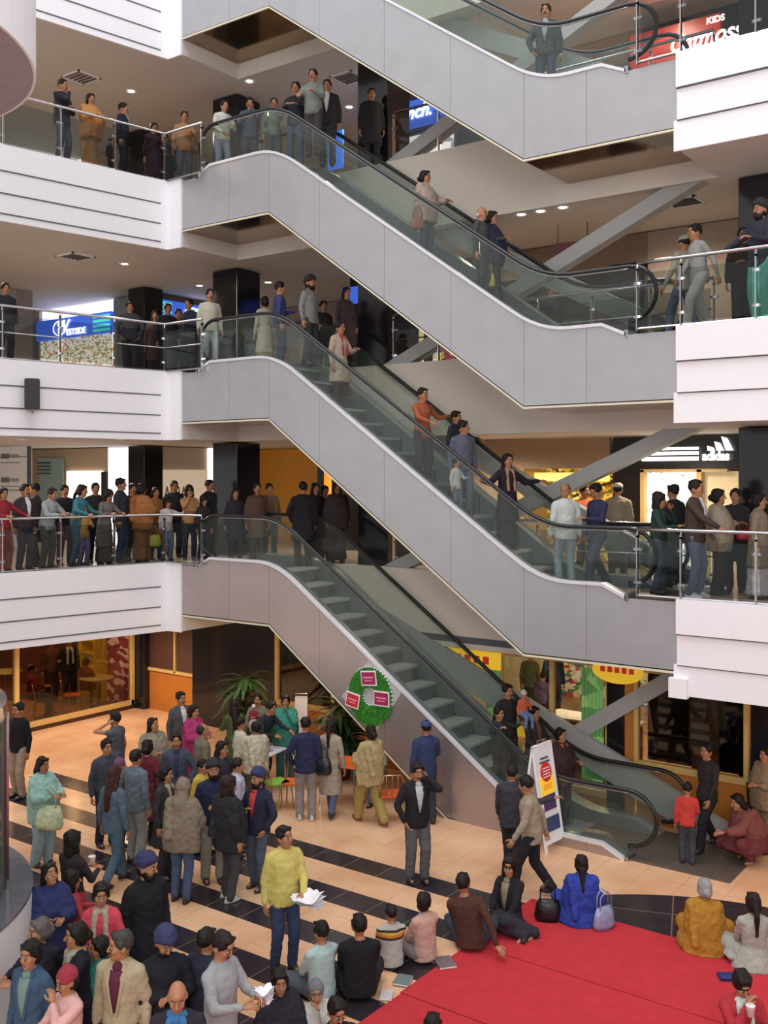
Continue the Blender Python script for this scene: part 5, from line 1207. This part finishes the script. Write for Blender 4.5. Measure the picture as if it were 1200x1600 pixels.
A('', 'woman in a cream sweater seated at the orange table', (g(558, 1262)[0]+.0, g(558, 1262)[1]+.62, 0), -30, 1.62, ('sweater', '#c2bca4'), (J_, '#6a7484'), ('bob', BK), ('hold', 'mouth'), 'chair', fem=True, q=2)
A('', 'man in a black shirt bending over the cluttered white table', g(410, 1226), 60, 1.62, ('shirt', '#23262f'), (T_, '#23262f'), arms=('reach', 'hold'), lean=18, q=2)
A('', 'boy in a cream poncho with his back turned in the crowd by the tables', g(400, 1262), 200, 1.50, ('shawl', '#c4b79c', '#c7bba0'), (T_, '#4a4642'), ('fluffy', BK), ('hold', 'hold'), q=2)
A('', 'boy in a white sweater with dark hair left of the cream poncho', g(376, 1252), 120, 1.50, ('sweater', '#c9c0ac'), (T_, '#5a564e'), ('short', BK), ('down', 'down'), q=2)
A('', 'woman with a lime green scarf near the tall potted plant', g(366, 1226), 200, 1.60, ('kurta', '#4a5a2c'), (K_, '#3a3a2c'), ('long', BK), ('hold', 'down'), fem=True, q=2, scarf='#7fb82e')
A('holder', 'man in a khaki shirt holding a baby beside the tall potted plant', g(404, 1214), -10, 1.62, ('shirt', '#7a7058'), (T_, '#4a4238'), arms=('hold', 'hold'), q=2)
# ---- left crowd
A('', 'man in a grey waistcoat over a pink shirt scratching his head at the back', g(181, 1262), -110, 1.68, ('vest', '#50555e'), (T_, '#3a3a44'), arms=('ear', 'down'), q=2, inner='#d0958a')
A('', 'woman draped in a grey beige sari with folded arms and upturned face', g(239, 1272), 40, 1.66, ('shawl', '#6d665c', '#8a7c6c'), ('skirt', '#958775'), ('long', BK), ('fold', 'fold'), fem=True, q=2, head=(15, -12))
A('', 'man in a grey jacket and white shirt beside the magenta shawl', g(282, 1222), 45, 1.72, ('jacket', '#4c4a4e'), (T_, '#4a443e'), inner='#cfccc4', arms=('down', 'down'), q=2)
A('', 'woman in a magenta pink shawl in the left crowd', g(302, 1240), 60, 1.62, ('shawl', '#a8215e', '#ac2462'), ('skirt', '#9c2058'), ('bun', BK), ('hold', 'hold'), fem=True, q=2)
A('', 'balding man in an olive jacket behind the turbaned men', g(316, 1282), 120, 1.64, ('jacket', '#6f6853'), (T_, '#4a4438'), ('receding', '#2a2622'), q=2)
A('', 'man in a dark denim jacket facing forward in the left crowd', g(276, 1308), 10, 1.68, ('jacket', '#3f4858'), (T_, '#3f4858'), arms=('pocket', 'down'), inner='#2c3054', q=2)
A('', 'man in a dark grey jacket behind the child in yellow', g(166, 1322), 40, 1.68, ('jacket', '#3b3f4c'), (T_, '#2c2c34'), q=2, arms=('fold', 'down'))
A('', 'child in a yellow jacket and purple cap carried above the left crowd', g(187, 1328), 100, 1.42, ('jacket', '#caa02e'), (T_, '#4a3c50'), ('beanie', '#6a3a62'), q=2)
A('', 'man in a blue grey hooded jacket and pale trousers in the left crowd', g(212, 1348), 150, 1.70, ('jacket', '#5d6a78'), (T_, '#8a8a86'), arms=('pocket', 'down'), q=2)
A('', 'woman in a dark red sweater behind the blue grey hooded jacket', g(230, 1318), 175, 1.64, ('kurta', '#6e1f30'), (T_, '#221e24'), ('bun', BK), q=2, fem=True)
A('', 'woman with long brown hair in a denim jacket and flared jeans', g(178, 1386), 150, 1.72, ('jacket', '#4c6074'), (J_, '#456078'), ('long', '#3a2018'), ('down', 'down'), 'walk', fem=True, q=2)
A('', 'woman in black with a beige scarf turned to the right', g(258, 1372), 75, 1.62, ('coat', '#1e1c22'), (T_, '#1e1c22'), ('bun', BK), ('fold', 'down'), fem=True, q=2, scarf='#a3926c')
A('', 'woman under a large taupe shawl and jeans with her back turned', g(283, 1408), 165, 1.66, ('shawl', '#786a5a', '#83745f'), (J_, '#42557e'), ('hood', '#83745f'), ('hold', 'hold'), fem=True, q=2, lean=8, fat=1.08)
A('', 'boy in a yellow shirt peeping behind the turbaned man', g(316, 1332), 60, 1.44, ('tee', '#c9a834'), (T_, '#3a3a44'), q=2)
A('', 'bearded man in a black turban and navy pullover in the left crowd', g(333, 1378), 20, 1.74, ('sweater', '#1d2140'), (T_, '#8f8775'), ('turban', '#17171f'), ('fold', 'down'), beard=1, q=2)
A('', 'boy in a white and lilac jacket beside the navy cap', g(370, 1338), 110, 1.50, ('jacket', '#b4b2cc'), (T_, '#5a5a74'), q=2)
A('', 'woman with brown hair in a black cape seen from the side', g(357, 1406), 130, 1.70, ('shawl', '#1f1f24', '#232328'), (T_, '#3e3d40'), ('bob', '#2c1a16'), ('hold', 'down'), fem=True, q=2, shoes='#c0bdb8')
A('', 'bearded man in a navy jacket with red shirt and navy head wrap', g(404, 1388), -35, 1.68, ('jacket', '#22263c'), (J_, '#4a5468'), ('turban', '#1e2458'), ('pocket', 'pocket'), inner='#c8322c', beard=1, q=2)
A('', 'dark haired woman glimpsed behind the bearded man in navy', g(346, 1318), 60, 1.62, ('kurta', '#2e2a3a'), (K_, '#2e2a3a'), ('long', BK), q=1, fem=True)
A('', 'woman in a mint green shawl with a long maroon scarf and plastic bag', g(66, 1352), 60, 1.62, ('shawl', '#8fc4b4', '#95c9ba'), (K_, '#8fb0bc'), ('pony', BK), ('hold', 'hold'), fem=True, q=2)
A('', 'man in a black sweater and khaki trousers beside the glass lift', g(30, 1246), -30, 1.72, ('sweater', '#17151a'), (T_, '#a08c72'), arms=('down', 'down'), q=2)
A('', 'smiling young man in a bright yellow fleece holding white papers', g(444, 1516), 30, 1.70, ('jacket', '#d2c25c'), (J_, '#2c3a60'), ('short', BK), ('holdlow', 'down'), q=2, head=(15, -8))
# ---- foreground left
A('', 'woman wrapped in a deep navy shawl looking up', gh(78, 1350, 1.56), 25, 1.56, ('shawl', '#232858', '#262b60'), ('skirt', '#262b50'), ('long', BK), ('hold', 'hold'), fem=True, q=2, head=(20, -22))
A('cup', 'woman in black and red holding a white cup behind the pink tunic', gh(113, 1300, 1.62), 150, 1.62, ('kurta', '#2a2228'), (K_, '#b0303c'), ('bob', BK), ('hold', 'hold'), fem=True, q=1)
A('', 'woman in a black top and red scarf just right of the navy shawl', gh(112, 1362, 1.40), 120, 1.40, ('kurta', '#b8323c'), (K_, '#2a2228'), ('bob', BK), ('hold', 'hold'), fem=True, q=1)
A('', 'woman in a coral red tunic with crossed arms in the foreground', gh(158, 1380, 1.60), 10, 1.60, ('kurta', '#d83a4c'), (K_, '#c9b08c'), ('bun', BK), ('fold', 'fold'), fem=True, q=2, head=(10, 5), scarf='#b8a488')
A('', 'tall bearded man in a black coat and navy turban looking right', gh(228, 1336, 1.76), 40, 1.76, ('coat', '#17171c'), (T_, '#1e1e26'), ('turban', '#1e2254'), ('down', 'down'), beard=1, q=2, head=(40, 5))
A('', 'grey haired woman in a black shawl in front of the navy shawl', gh(64, 1436, 1.56), -50, 1.56, ('shawl', '#1e1d26', '#1e1d26'), ('skirt', '#22222c'), ('bun', '#5c5652'), ('hold', 'hold'), fem=True, q=2)
A('', 'woman in black with a grey beige scarf smiling to the left', gh(122, 1442, 1.60), -65, 1.60, ('kurta', '#1b1b26'), (K_, '#1b1b26'), ('bun', BK), ('hold', 'down'), fem=True, q=2, scarf='#a59c88')
A('', 'child in a teal shawl squeezed left of the tan blazer', gh(157, 1484, 1.20), -60, 1.30, ('shawl', '#2c8a7c', '#2c8a7c'), ('skirt', '#2c6a6c'), ('bun', BK), ('hold', 'hold'), fem=True, q=1)
A('', 'woman in a green sweater and denim jacket at the lower left', gh(50, 1470, 1.62), -20, 1.62, ('jacket', '#33506e'), (J_, '#3a4c66'), ('short', BK), ('down', 'down'), inner='#6f8a84', q=2, fem=True)
A('', 'person in a red knitted hat and pale pink sweater eating at the lower left', gh(107, 1512, 1.50), -40, 1.50, ('sweater', '#e0a49c'), (K_, '#a34a50'), ('beanie', '#a01f30'), ('mouth', 'hold'), fem=True, q=2, head=(0, 12))
A('', 'grey haired man in a tan blazer and maroon vest in the foreground', gh(190, 1455, 1.70), -12, 1.70, ('jacket', '#b5a17c'), (T_, '#5a5040'), ('short', '#3c3936'), ('down', 'down'), inner='#5c1a30', q=2, head=(-50, 0))
A('', 'man in a black coat and dark blue turban looking down', gh(257, 1450, 1.66), 25, 1.66, ('coat', '#191a22'), (T_, '#1e1e26'), ('turban', '#22265c'), ('fold', 'fold'), q=2, head=(10, 28), beard=1)
A('', 'dark haired person in navy glimpsed behind the grey sweater', gh(322, 1452, 1.58), 150, 1.58, ('jacket', '#26263c'), (T_, '#26263c'), q=1)
A('eater', 'man in a light grey sweater looking down at food in his hands', gh(345, 1456, 1.70), 60, 1.70, ('sweater', '#9a9ea0'), (T_, '#2e3144'), ('short', BK), ('hold', 'hold'), q=2, head=(10, 25))
A('', 'balding man in a dark jacket and blue scarf at the bottom edge', gh(278, 1532, 1.66), 5, 1.66, ('jacket', '#26232c'), (T_, '#26232c'), ('bald', '#2a2420'), ('down', 'down'), scarf='#2f6fae', q=2, head=(5, 18), inner='#2f6fae')
A('', 'person with dark hair at the far left edge beside the lift drum', XD(26, 12.9)+(0,), 120, 1.6, ('shirt', '#c4bcc4'), (T_, '#33303a'), ('bob', BK), ('lap', 'lap'), 'sit', q=1)
# ---- foreground centre, seated on and around the carpet
A('bottle', 'woman in black with a tan shawl sitting with a small white bottle', gh(437, 1508, .92)[:2]+(0,), 15, 1.60, ('shawl', '#1d1a22', '#23202a'), ('skirt', '#b07ac0'), ('bun', BK), ('hold', 'hold'), 'sit', fem=True, q=2)
A('', 'child in a grey white shawl putting food to the mouth beside the bottle', gh(494, 1524, .78)[:2]+(0,), 10, 1.28, ('shawl', '#b8b4a8', '#bdb9ae'), ('skirt', '#5fb0a4'), ('babycap', '#6a6a72'), ('mouth', 'lap'), 'sit', fem=True, q=2)
A('', 'person in a pale blue sweater sitting with the back turned', g(503, 1562)[:2]+(0,), 215, 1.60, ('sweater', '#a9c4c4'), (T_, '#4a5060'), ('short', BK), ('lap', 'lap'), 'sit', q=2)
A('', 'broad man in a black pullover sitting on the corner of the red carpet', g(562, 1560), 190, 1.72, ('sweater', '#17171b'), (T_, '#1e1e24'), ('short', BK), ('lap', 'lap'), 'sit', q=2, fat=1.08)
A('', 'boy in a grey sweater with orange and black stripes sitting on the carpet', g(612, 1512), 195, 1.36, ('sweater', '#aaa6a0'), (T_, '#4a4e62'), ('short', BK), ('lap', 'lap'), 'sit', q=2, stripe=('#aaa6a0', .36, ['#23202a', '#c9762a', '#c9a23a', '#23202a']))
A('', 'girl in a pale pink jacket with curly hair sitting on the carpet edge', g(664, 1502), 215, 1.50, ('jacket', '#c99a8a'), (T_, '#7a6a6c'), ('fluffy', BK), ('lap', 'lap'), 'sit', q=2, fem=True, head=(-60, 0))
A('', 'man in a brown sweater sitting and leaning back on one hand', g(735, 1484), 170, 1.72, ('sweater', '#4c2c22'), (J_, '#2b3648'), ('short', BK), ('lap', 'floorb'), 'sit', q=2, fat=1.05, tilt=8)
A('', 'woman in a black cardigan sitting facing the viewer on the carpet', g(797, 1445), -40, 1.64, ('jacket', '#1c1a20'), (K_, '#2a2630'), ('bob', BK), ('lap', 'lap'), 'side', q=2, fem=True, inner='#8a7a5c', head=(20, 0))
A('', 'woman in a blue sari with a long dark plait sitting with her back turned', g(909, 1442), 175, 1.62, ('shawl', '#2438a8', '#2438a8'), ('skirt', '#2438a8'), ('braid', BK), ('lap', 'lap'), 'sit', q=2, fem=True)
A('', 'grey haired woman wrapped in a mustard shawl sitting on the carpet edge', g(1101, 1486), 160, 1.62, ('shawl', '#b8791c', '#bb7c1e'), ('skirt', '#b07018'), ('bun', '#8f8b8c'), ('lap', 'lap'), 'sit', q=2, fem=True, head=(20, 0))
A('', 'woman in a pale grey green top with a navy sash sitting at the right', g(1178, 1512), 175, 1.62, ('kurta', '#a9aa9e'), (K_, '#a5a59a'), ('pony', BK), ('lap', 'lap'), 'sit', q=2, fem=True)
A('redboy', 'young person in a red jacket with a white collar at the bottom right', gh(1158, 1500, 1.0)[:2]+(0,), 5, 1.66, ('jacket', '#b8222e'), (T_, '#2c2a3a'), ('fluffy', BK), ('hold', 'mouth'), 'kneesup', q=2, head=(0, 25), scarf='#c9cfc8')
A('', 'man in a black blazer and glasses at the bottom edge of the carpet', gh(525, 1550, .95)[:2]+(0,), 20, 1.66, ('jacket', '#1b1b20'), (T_, '#1e1e26'), ('short', BK), ('lap', 'lap'), 'sit', q=2, inner='#c9c6c8', glasses=True, head=(10, 20))
A('', 'dark haired person in a brown top whose head shows at the bottom edge', gh(676, 1582, .9)[:2]+(0,), 170, 1.62, ('shirt', '#5a3a30'), (T_, '#33303a'), ('short', BK), ('lap', 'lap'), 'sit', q=1)
# ---- cafe guests
A('', 'guest in a red sweater seated inside the cafe by the window frame', (-5.5, q_at(50, -5.5), .06), 100, 1.6, ('sweater', '#8c1f22'), (T_, '#33262a'), ('short', BK), ('hold', 'hold'), 'chair', q=0)
A('', 'guest in a brown shirt standing at the cafe lamp', (-6.3, q_at(80, -6.3), .06), 40, 1.66, ('shirt', '#6a3a24'), (T_, '#33262a'), ('short', BK), ('hold', 'down'), q=0)
A('', 'guest in a black jacket with a pale scarf standing in the cafe', (-5.9, q_at(108, -5.9), .06), 30, 1.7, ('jacket', '#1e1a1e'), (T_, '#26262a'), ('short', BK), ('down', 'down'), q=0, scarf='#b8b4a8')
A('', 'guest in a maroon top seated beside the round cafe table', (-5.3, q_at(134, -5.3), .06), 160, 1.6, ('sweater', '#6e1c3a'), (T_, '#33262a'), ('bun', BK), ('hold', 'hold'), 'chair', q=0, fem=True)
# baby and child in arms
b = P['holder'][1]; c = (b[1]+b[-1])/2
A('', 'baby in a red outfit and white knitted cap held in the arms of a man', (c.x, c.y, .98), 0, .62, ('jacket', '#8c2430'), (T_, '#b8b0b0'), ('babycap', '#d8d4d0'), ('hold', 'hold'), 'chair', q=1)
c = P['carrier'][1][1]
A('', 'small child in orange and jeans with a white hat carried on an arm', (c.x+.06, c.y-.12, c.z-.12), 20, .80, ('tee', '#c2562c'), (J_, '#5a74a0'), ('babycap', '#c4b8ac'), ('hold', 'down'), 'chair', q=1)
# ---- things people carry or left on the floor
def bag(loc, sc, rz, m, label, name='handbag', cat='bag'):
    t = thing(name, label, cat, loc, rz)
    bm = bmesh.new(); loft(bm, [(0, 0, .0, .15*sc, .07*sc), (0, 0, .06*sc, .18*sc, .085*sc), (0, 0, .2*sc, .16*sc, .06*sc), (0, 0, .28*sc, .13*sc, .025*sc)], lambda v: v, 16, .08, 1)
    obj('body', bm, m, t, smooth=True)
    for y in (-.03, .03):
        bm = bmesh.new(); tube(bm, [(-.1*sc, y*sc, .26*sc), (-.09*sc, y*sc, .42*sc), (0, y*sc*1.6, .50*sc), (.09*sc, y*sc, .42*sc), (.1*sc, y*sc, .26*sc)], .009, 6); obj('strap', bm, m, t, smooth=True)
    return t
LEA = mat('black_leather', '#151318', .35, noise=.1, bump=.3, bscale=25)
PLA = mat('silver_plastic', '#8e93b4', .25, noise=.25, nscale=12, bump=.9, bscale=12)
x, y = feet(856, 1440); bag((x, y, .012), 1.0, .5, LEA, 'black leather handbag standing on the carpet left of the blue sari')
x, y = feet(944, 1452); bag((x, y, .012), 1.0, 1.2, PLA, 'crinkled silver blue plastic bag beside the woman in the blue sari', 'plastic_bag')
x, y = feet(1140, 1530)
t = thing('purse', 'flat navy blue purse lying on the carpet beside the pale grey green top', 'purse', (x, y, .012), .6)
bm = bmesh.new(); box(bm, -.13, .13, -.09, .09, 0, .035); bmesh.ops.bevel(bm, geom=bm.edges[:], offset=.012, segments=2, affect='EDGES'); obj('body', bm, mat('navy_cloth', '#23295c', .6), t)
bm = bmesh.new(); box(bm, -.12, .12, -.094, -.02, .034, .040); obj('flap', bm, mat('navy_cloth2', '#2c3470', .6), t)
def book(px, py, w, d, rz, col, label):
    x, y = feet(px, py); t = thing('book', label, 'book', (x, y, .012), rz)
    bm = bmesh.new(); box(bm, -w, w, -d, d, 0, .004); box(bm, -w, w, -d, d, .020, .024); box(bm, -w, -w+.004, -d, d, 0, .024); obj('cover', bm, mat('book_cover_'+col[1:], col, .5), t)
    bm = bmesh.new(); box(bm, -w+.004, w-.004, -d+.003, d-.003, .004, .020); obj('pages', bm, WHITE, t)
book(630, 1535, .09, .12, .3, '#6b7a78', 'thin grey green book on the carpet behind the striped boy')
book(695, 1507, .11, .14, .9, '#7a6a6c', 'brown grey folder on the carpet beside the girl in pink')
book(562+42, 1558, .07, .10, .5, '#c9c4c8', 'small pale notebook on the carpet beside the man in the black pullover')
def sheets(loc, label, rz=.2, sc=1.0):
    t = thing('paper_sheets', label, 'papers', loc, rz)
    for i in range(4):
        bm = bmesh.new(); n = 6; R = Matrix.Rotation(.5*i-.7, 3, 'Z'); up = []
        for a in range(n+1):
            for b2 in range(n+1):
                u, v = (a/n-.5)*.30*sc, (b2/n-.5)*.21*sc; up.append(bm.verts.new(R @ Vector((u, v, .03*math.sin(a*.9+i)+.02*math.cos(b2*1.2)+i*.014))))
        for a in range(n):
            for b2 in range(n): bm.faces.new([up[a*(n+1)+b2], up[(a+1)*(n+1)+b2], up[(a+1)*(n+1)+b2+1], up[a*(n+1)+b2+1]])
        obj('sheet', bm, mat('paper_white', '#e8e6ea', .6), t, smooth=True)
def hand(key, s): return P[key][1][s]
P['yellow'] = None
yb = [o for o in C.objects if o.name.startswith('person') and 'yellow fleece' in o.get('label', '')][0]
def wrist(o, s, dz=0, f=.1):
    """point just beyond a wrist of a person"""
    for b_, w_ in P_ALL:
        if b_ == o:
            p = w_[s]; d = Matrix.Rotation(o.rotation_euler.z, 3, 'Z') @ Vector((0, -f, dz)); return p+d
def find(txt): return [b_ for b_, w_ in P_ALL if txt in b_['label']][0]
sheets(wrist(find('yellow fleece'), 1, -.06, .12), 'bundle of loose white papers held by the young man in the yellow fleece', .9, 1.2)
sheets(wrist(find('light grey sweater looking down'), 1, .02, .08), 'crumpled white food wrapper held by the man in the light grey sweater', .4, .55)
def bottle(loc, label, r=.03, h=.17, cup=False):
    t = thing('paper_cup' if cup else 'drink_bottle', label, 'cup' if cup else 'bottle', loc)
    bm = bmesh.new(); lathe(bm, [(r*.75, 0), (r, h), (r*1.08, h+.004), (r*1.0, h+.008)] if cup else [(r*.9, 0), (r, .02), (r, h*.6), (r*.45, h*.8), (r*.45, h*.88)], n=16); obj('body', bm, mat('cup_white', '#e4e0dc', .4), t, smooth=True)
    bm = bmesh.new()
    if cup: lathe(bm, [(r*.9, h+.002), (r*.9, h+.006), (r*.5, h+.007)], n=16); obj('drink', bm, mat('tea', '#c9b494', .3), t)
    else: lathe(bm, [(r*.52, h*.86), (r*.52, h), (r*.4, h*1.03)], n=12); obj('bottle_cap', bm, WHITE, t)
bottle(wrist(find('small white bottle'), -1, -.05, .10), 'small white bottle held up by the seated woman in black')
bottle(wrist(find('small white bottle'), 1, -.05, .10), 'second white bottle, held beside the child in grey white')
bottle(wrist(find('red jacket with a white collar'), -1, -.04, .09), 'white paper cup held by the young person in the red jacket', .045, .10, True)
bottle(wrist(find('holding a white cup'), 1, -.04, .10), 'white paper cup held by the woman in black and red', .045, .12, True)
p = wrist(find('deep navy shawl') if 0 else find('mint green shawl'), -1, -.42, -.05)
bag((p.x, p.y, p.z-.05), 1.25, .5, mat('pale_plastic', '#c4d2a8', .3, noise=.3, nscale=14, bump=.9, bscale=14), 'bulging pale green plastic bag hanging from the woman in mint green', 'carrier_bag')
p = wrist(find('navy shawl on the second'), -1, -.5, 0); bag((p.x, p.y, p.z-.05), .9, .9, mat('yellow_bag', '#c2b23c', .5), 'yellow carrier bag hanging from the woman in the navy shawl', 'carrier_bag')
p = wrist(find('beige shawl riding'), -1, -.05, 0); bag((p.x, p.y-.05, p.z-.25), .8, .9, mat('brown_bag', '#8a5a4c', .5), 'brown handbag at the hip of the woman in the beige shawl')
p = find('pale beige tunic').location; bag((p.x+.05, p.y-.30, .78), 1.0, .3, LEA, 'dark shoulder bag at the side of the woman in the pale beige tunic')
p = wrist(find('red purse'), 1, -.15, .05); bag((p.x, p.y, p.z-.1), .55, .3, mat('red_bag', '#b02434', .5), 'small red purse carried by the woman in the beige shawl at the railing')
p = wrist(find('rust orange shawl at the first'), 1, -.1, 0); x_, y_, z_ = lb(240, .30, 4); bag((x_, y_, 4.35), .9, .9, mat('lime_bag', '#b4b53a', .5), 'lime yellow carrier bag held low behind the first floor railing', 'carrier_bag')
# clutter on the white table
x, y = feet(408, 1235)
for i, (dx, dy, col, lb_) in enumerate(((-.15, .1, '#3f5aa0', 'blue folded cloth on the left of the white table'), (.12, .02, '#b9a6cc', 'lilac folded cloth in the middle of the white table'), (.05, -.2, '#d8d8e4', 'white folded cloth at the front of the white table'))):
    bm = bmesh.new(); box(bm, -.12, .12, -.08, .08, 0, .06); bmesh.ops.bevel(bm, geom=bm.edges[:], offset=.025, segments=3, affect='EDGES')
    o = obj('folded_cloth', bm, cmat('cloth', col, rough=.9, noise=.1, bump=.6, bscale=15)); o.location = (x+dx, y+dy, .75); o.rotation_euler = (0, 0, i*.8); tag(o, lb_, 'cloth')
bake()

def regroup(child, owners):
    for o in [o for o in C.objects if o.name.split('.')[0] == child and o.parent]:
        c = [x for x in o.parent.children if x.name.split('.')[0] in owners and x is not o and x.location.length < 1e-6 and not (x.rotation_euler[0] or x.rotation_euler[2])]
        if c: o.parent = c[0]
for ch, ow in (('lapel', ('jacket', 'coat')), ('handrail_track', ('handrail',)), ('print', ('board',)), ('stripe', ('board',)), ('lettering', ('board',)), ('initial', ('board',)), ('swirl', ('board',)),
               ('bottle_cap', ('body',)), ('drink', ('body',)), ('flap', ('body',)), ('strap', ('body',)), ('grille', ('cabinet',)), ('lens', ('rim',)), ('slats', ('frame',)), ('bulb', ('lamp_shade',))):
    regroup(ch, ow)
# ---------------------------------------------------------------- light, sky, camera
w = bpy.data.worlds.new('w'); bpy.context.scene.world = w; w.use_nodes = True
bg = w.node_tree.nodes['Background']; bg.inputs[0].default_value = lin('#f0eff0'); bg.inputs[1].default_value = .98
def light(kind, loc, e, col, size=1, rot=(0, 0, 0), name='lamp_light', sy=None):
    l = bpy.data.lights.new(name, kind); l.energy = e; l.color = lin(col)[:3]
    if kind == 'AREA':
        l.size = size
        if sy: l.shape = 'RECTANGLE'; l.size_y = sy
    else: l.shadow_soft_size = size
    o = bpy.data.objects.new(name, l); C.objects.link(o); o.location = loc; o.rotation_euler = rot
    return o
def spot(loc, e, col):
    o = light('SPOT', loc, e, col, .15); o.data.spot_size = math.radians(165); o.data.spot_blend = .6; return o
light('AREA', (5, -9, 30), 4300, '#f4f4fa', 18, name='skylight', sy=16)
light('AREA', (22, -24, 13), 1900, '#f6f2ee', 10, rot=(math.radians(68), 0, math.radians(35)), name='front_fill', sy=8)  # added fill lamp from the camera side, brightens the left fascia
for z, e in ((2.5, 1.0), (6.5, 1.0), (10.5, .75), (14.5, .75)):
    for (x, y) in ((-3, .8), (-3, -3), (1.2, 4.6), (5.2, 3.1), (9.0, 3.1)):
        if z < 3 and y > 1.7: continue
        spot((x, y, z-.03), 230*e, '#ffe8d0')
light('POINT', (6.8, 5, 2.3), 200, '#fff0c8', .15); light('POINT', (-7.0, 0.2, 2.3), 150, '#ffd0a0', .15); light('POINT', (-5.2, 1.2, 2.4), 50, '#ffd0a0', .12)
light('POINT', (2.5, .9, 2.4), 35, '#ffcf9a', .12)
light('POINT', (13, .9, 2.4), 25, '#ffcf9a', .12)
cam = bpy.data.cameras.new('camera'); co = bpy.data.objects.new('camera', cam); C.objects.link(co)
co.location = CAM; co.rotation_euler = (PI/2, 0, math.atan2(.591, .807))
cam.sensor_fit = 'VERTICAL'; cam.sensor_height = 36; cam.sensor_width = 27; cam.lens = 36; cam.shift_y = -54/1600; cam.clip_end = 200
bpy.context.scene.camera = co
vs = bpy.context.scene.view_settings; vs.view_transform = 'Standard'; vs.look = 'None'; vs.exposure = 0; vs.gamma = 1.02
cy = bpy.context.scene.cycles; cy.transparent_max_bounces = 24; cy.max_bounces = 8; cy.diffuse_bounces = 4; cy.glossy_bounces = 3
